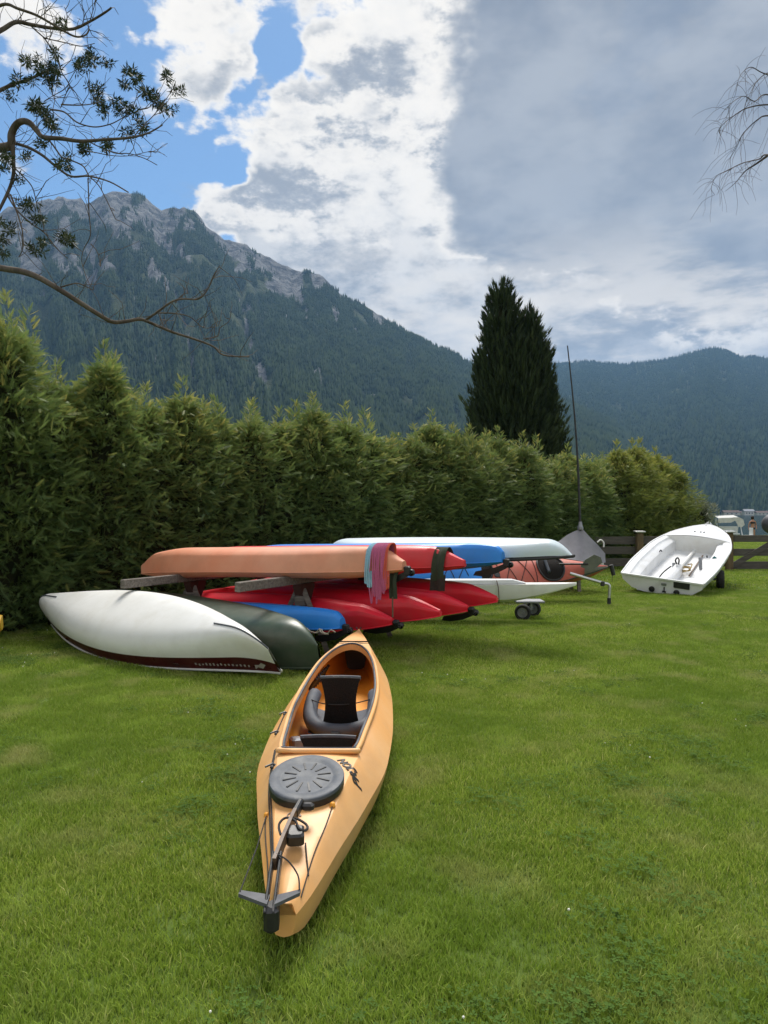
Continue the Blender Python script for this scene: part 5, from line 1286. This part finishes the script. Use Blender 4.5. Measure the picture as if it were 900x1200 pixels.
    # transom fittings
    for y in (.16, -.28): MB().lathe([(.055, 0), (.055, .02), (.03, .03), (.001, .03)], (-.01, y, -.225), axis=(-1, 0, 0), n=10).build('drain_plug', m_black, transom, 50)
    MB().box((-.014, -.05, -.10), (.02, .09, .05), None, .006).build('rudder_gudgeon', m_steel, transom); MB().box((-.016, -.06, -.24), (.02, .07, .03), None, .005).box((-.014, -.06, -.20), (.02, .02, .10), None, .004).build('rudder_pintle', m_black, transom)
    MB().box((-.012, -.36, -.07), (.02, .28, .13), None, .008).build('outboard_pad', m_black, transom)
    # trolley
    wl = ground(844, 690); te = empty('launching_trolley', (wl.x, wl.y, 0), 'launching trolley with black red-hubbed wheel under the white dinghy', 'trolley')
    wheel(te, (0, 0, .19), .19, .13, (.92, -.38, 0), mat('red_hub', (0.22, 0.02, 0.02), rough=0.5))
    MB().tube([(0, 0, .19), (-1.15, .45, .19)], .025, 8).build('axle', m_steel, te, 60)
    MB().beam((-.32, .14, .19), (-.34, .14, .62), .05, .05).beam((-.80, .32, .19), (-.80, .32, .50), .05, .05).build('upright', m_steel, te)
    MB().tube(catmull([(-.10, .02, .40), (-.04, -.02, .52), (-.12, .05, .62)], 4), .045, 6).build('teal_pad', mat('teal_foam', (0.01, 0.10, 0.11), rough=0.8), te, 60)
dinghy()

# ------------------------------------------------------------------ plank fence with gate
FY = 19.3
m_plank = mat('grey_planks', (0.125, 0.112, 0.10), (0.070, 0.062, 0.056), scale=3, rough=0.9, stretch=(1, 1, 10), bump=0.5, bscale=12, dirt=(0.14, 0.13, 0.12), dscale=1.5, damt=0.5, spec=0.2)
m_post = mat('brown_post', (0.17, 0.115, 0.06), (0.10, 0.07, 0.04), scale=6, rough=0.9, stretch=(4, 4, 1), bump=0.4, bscale=20)
fe = empty('plank_fence', (6.77, FY, 0), 'dark grey plank fence with brown post along the hedge end', 'fence')
zr = [(.90, .70), (.62, .42), (.32, .11)]
for X in (1.9, 4.35, 6.77, 9.15):
    p_ = MB().beam((X - 6.77, -.07, 0), (X - 6.77, -.07, 1.0), .15, .17, up=(1, 0, 0), bev=.015).build('post', m_post, fe)
    MB().box((X - 6.77, -.07, 1.025), (.26, .24, .035), Euler((.06, 0, 0)).to_matrix(), .006).build('post_cap', m_alu, p_)
for X0, X1 in ((1.9, 4.35), (4.35, 6.77), (6.77, 9.15)):
    for z1, z0 in zr:
        dz = random.uniform(-.015, .015)
        MB().beam((X0 - 6.77 + .01, .035, (z0 + z1) / 2 + dz), (X1 - 6.77 - .01, .035, (z0 + z1) / 2 + dz + random.uniform(-.01, .01)), .03, z1 - z0, bev=.004).build('plank', m_plank, fe)
ge = empty('plank_gate', (9.35, FY, 0), 'dark plank gate with a diagonal brace, white dinghy in front', 'gate')
for z1, z0 in ((.90, .72), (.54, .35), (.20, .0)):
    MB().beam((-.05, .0, (z0 + z1) / 2 + .03), (3.4, .0, (z0 + z1) / 2 + .03), .035, z1 - z0, bev=.004).build('plank', m_plank, ge)
MB().beam((-.22, -.04, .05), (1.35, -.04, .96), .035, .14, bev=.004).build('diagonal_brace', m_plank, ge)
for x in (1.5, 3.3): MB().beam((x, .055, -.0), (x, .055, 1.0), .07, .11, up=(1, 0, 0)).build('upright', m_plank, ge)

# ------------------------------------------------------------------ beyond the fence
def swing():
    b = Vector(((853 - CX) / F_PX * 46, 46, -.30)); e = empty('garden_swing', b, 'garden swing seat with a white canopy beyond the gate', 'swing')
    m_cloth = mat('white_canvas', (0.62, 0.62, 0.60), (0.5, 0.5, 0.48), scale=5, rough=0.9)
    MB().grid([[(-.85, y, z), (.35, y, z + .05), (.72, y, z - .10)] for y, z in ((-.5, 1.52), (0, 1.66), (.5, 1.55))]).grid([[(-.85, -.5, 1.52), (.35, -.5, 1.57), (.5, -.5, 1.52)], [(-.87, -.52, 1.22), (-.1, -.52, 1.24), (.0, -.52, 1.26)]]).grid([[(.1, -.5, 1.58), (.45, -.5, 1.58), (.72, -.5, 1.45)], [(.42, -.54, .98), (.62, -.54, .95), (.80, -.54, 1.10)]]).build('canopy', m_cloth, e, 40)
    for x in (-.78, .75): MB().tube([(x, -.5, 0), (x * .95, 0, 1.5), (x, .5, 0)], .03, 6).build('frame', m_white2, e)
    MB().box((0, 0, .52), (1.3, .5, .08), None, .02).build('seat', m_white2, e); MB().box((.05, .24, .78), (1.3, .08, .42), None, .02).build('backrest', m_white2, e)
    b2 = empty('white_chair', b + Vector((.95, -.6, 0)), 'white garden chair beside the canopied swing', 'chair')
    for x in (-.22, .22):
        for y in (-.2, .2): MB().beam((x, y, 0), (x, y, .42), .05, .05, up=(1, 0, 0)).build('leg', m_white2, b2)
    MB().box((0, 0, .44), (.5, .46, .04), None, .01).build('seat', m_white2, b2); MB().box((.22, 0, .68), (.04, .46, .48), None, .01).build('backrest', m_white2, b2)
swing()
def person():
    b = Vector(((882 - CX) / F_PX * 50, 50, -.42)); e = empty('person', b, 'person in dark two-piece swimwear standing by the lake', 'person')
    v = [(0, 0, .92), (0, 0, 1.08), (0, 0, 1.30), (0, 0, 1.42), (0, 0, 1.50), (0, -.01, 1.62), (.09, 0, .86), (.10, -.01, .48), (.10, 0, .09), (.11, -.14, .03), (-.09, 0, .86), (-.10, .02, .48), (-.10, .02, .09), (-.11, -.12, .03), (.17, 0, 1.38), (.25, .03, 1.12), (.20, -.12, .93), (-.17, 0, 1.38), (-.26, .03, 1.12), (-.28, -.03, .88), (.19, -.17, .86), (-.285, -.05, .80)]
    ed = [(0, 1), (1, 2), (2, 3), (3, 4), (4, 5), (0, 6), (6, 7), (7, 8), (8, 9), (0, 10), (10, 11), (11, 12), (12, 13), (3, 14), (14, 15), (15, 16), (3, 17), (17, 18), (18, 19), (16, 20), (19, 21)]
    r = [.145, .115, .135, .07, .052, .10, .095, .062, .042, .035, .095, .062, .042, .035, .058, .042, .032, .058, .042, .032, .028, .028]
    me = bpy.data.meshes.new('body'); me.from_pydata(v, ed, [])
    o = link('body', me, mat('skin', (0.42, 0.20, 0.12), rough=0.6), e)
    md = o.modifiers.new('skin', 'SKIN'); sv = me.skin_vertices[0].data
    for i, q in enumerate(r): sv[i].radius = (q, q * .85)
    sv[0].use_root = True
    o.modifiers.new('sub', 'SUBSURF').render_levels = 2
    m_h = mat('dark_hair', (0.02, 0.012, 0.008), rough=0.7); m_s = mat('swimwear', (0.012, 0.012, 0.016), rough=0.7)
    MB().lathe([(.03, -.12), (.09, -.10), (.115, 0), (.10, .08), (.05, .125), (.001, .13)], (0, .02, 1.645), n=12).build('hair', m_h, e, 60)
    MB().lathe([(.148, 0), (.160, .05), (.150, .12)], (0, 0, 1.24), n=14, sx=1.0, sy=1.05).build('swim_top', m_s, e, 60)
    MB().lathe([(.12, 0), (.162, .07), (.150, .13)], (0, 0, .84), n=14, sx=1.0, sy=1.05).build('swim_bottom', m_s, e, 60)
person()
def grey_boat():
    b = Vector(((905 - CX) / F_PX * 21.2, 21.2, 0)); e = empty('covered_boat', b, 'rounded end of a boat under a dark grey cover behind the gate', 'boat')
    m_c = mat('dark_grey_cover', (0.085, 0.085, 0.095), (0.11, 0.11, 0.12), scale=4, rough=0.55, bump=0.2, bscale=8)
    prof = [(.001, -.42), (.14, -.40), (.25, -.31), (.31, -.18), (.335, 0), (.36, .5), (.40, 1.4), (.40, 2.6), (.001, 2.62)]
    MB().lathe(prof, (.12, 0, 1.20), axis=(.93, .36, 0), n=24).build('cover', m_c, e, 60)
    for t in (.6, 2.2):
        for s_ in (-.2, .2): MB().beam((.12 + .93 * t - .36 * s_, .36 * t + .93 * s_, 0), (.12 + .93 * t, .36 * t, .92), .06, .06, up=(1, 0, 0)).build('stand_leg', m_steel, e)
grey_boat()
m_wall_w = mat('pale_render', (0.55, 0.53, 0.48), rough=0.9); m_roof = mat('brown_roof', (0.10, 0.065, 0.05), (0.14, 0.09, 0.07), scale=0.3, rough=0.9); m_win = mat('dark_window', (0.02, 0.025, 0.03), rough=0.2)
labs = ['pale far-shore house with long brown roof, largest on the lake shore', 'low pale house with brown roof on the far shore', 'white gabled house with tall front on the far lake shore', 'small brown-roofed house on the far lake shore']
for k, (xp, wd, ht, rf, lab) in enumerate(((856, 26, 4.5, 3.5, labs[0]), (872, 15, 4.0, 2.5, labs[3]), (876.5, 16, 6.5, 3.5, labs[2]), (893, 22, 4.0, 3.0, labs[1]))):
    D_ = 1215 + 12 * (k % 2); b = Vector(((xp - CX) / F_PX * D_, D_, -.8)); e = empty('far_house', b, lab, 'house')
    MB().box((0, 0, ht / 2), (wd, 10, ht)).build('wall', m_wall_w, e)
    a = wd / 2 + 1
    MB().add([(-a, -6, ht), (a, -6, ht), (a, 6, ht), (-a, 6, ht), (-a, 0, ht + rf), (a, 0, ht + rf)], [(0, 1, 5, 4), (2, 3, 4, 5), (0, 4, 3), (1, 2, 5), (3, 2, 1, 0)]).build('roof', m_roof if k != 2 else m_steel, e)
    for j in range(3): MB().box(((j - 1) * wd * .28, -5.03, ht * .5), (wd * .1, .1, ht * .35)).build('window', m_win, e)
# yellow kayak by the hedge, only its end inside the picture
yk = kayak('yellow_kayak', m_yellow, 3.2, .58, .26, stern='blunt', label='yellow kayak end showing beside the hedge foot', cat='kayak')
P0 = px(2.5, 730, 7.9); place(yk, P0, Vector((-.9, -.25, .0)), Vector((0, -.5, .86)))
M = yk.matrix_world.copy(); M.translation = P0 - M.to_3x3() @ Vector((0, 0, .18)); yk.matrix_world = M
# silvery shrub at the end of the hedge
sv_ = thuja_foliage('foliage', 77, h=1.9, r0=.7, tops=3, nbranch=90, size=.16)
e = plant(sv_, leaf_mat('pale_leaves', (0.10, 0.13, 0.06), (0.25, 0.28, 0.17), (0.5, 0.5, 0.42), .3), (.437 * 26, 26, 0), 1.0, 1.0, 0.4, 'pale silvery-leaved shrub at the hedge end above the dinghy bow', 'shrub', None); e.name = 'silvery_shrub'
HAZE_DENSITY = 0.00009

# ------------------------------------------------------------------ air
hz = MB().box((0, 2600, 720), (9800, 9800, 1446.0)).build('haze', None)
hm = bpy.data.materials.new('haze_air'); hm.use_nodes = True
hn = hm.node_tree.nodes; hn.clear()
ho = hn.new('ShaderNodeOutputMaterial'); hv = hn.new('ShaderNodeVolumePrincipled')
hv.inputs['Color'].default_value = (0.30, 0.58, 1.0, 1); hv.inputs['Density'].default_value = HAZE_DENSITY; hv.inputs['Anisotropy'].default_value = 0.1
hm.node_tree.links.new(hv.outputs[0], ho.inputs['Volume'])
hz.data.materials.append(hm)
tag(hz, kind='stuff')
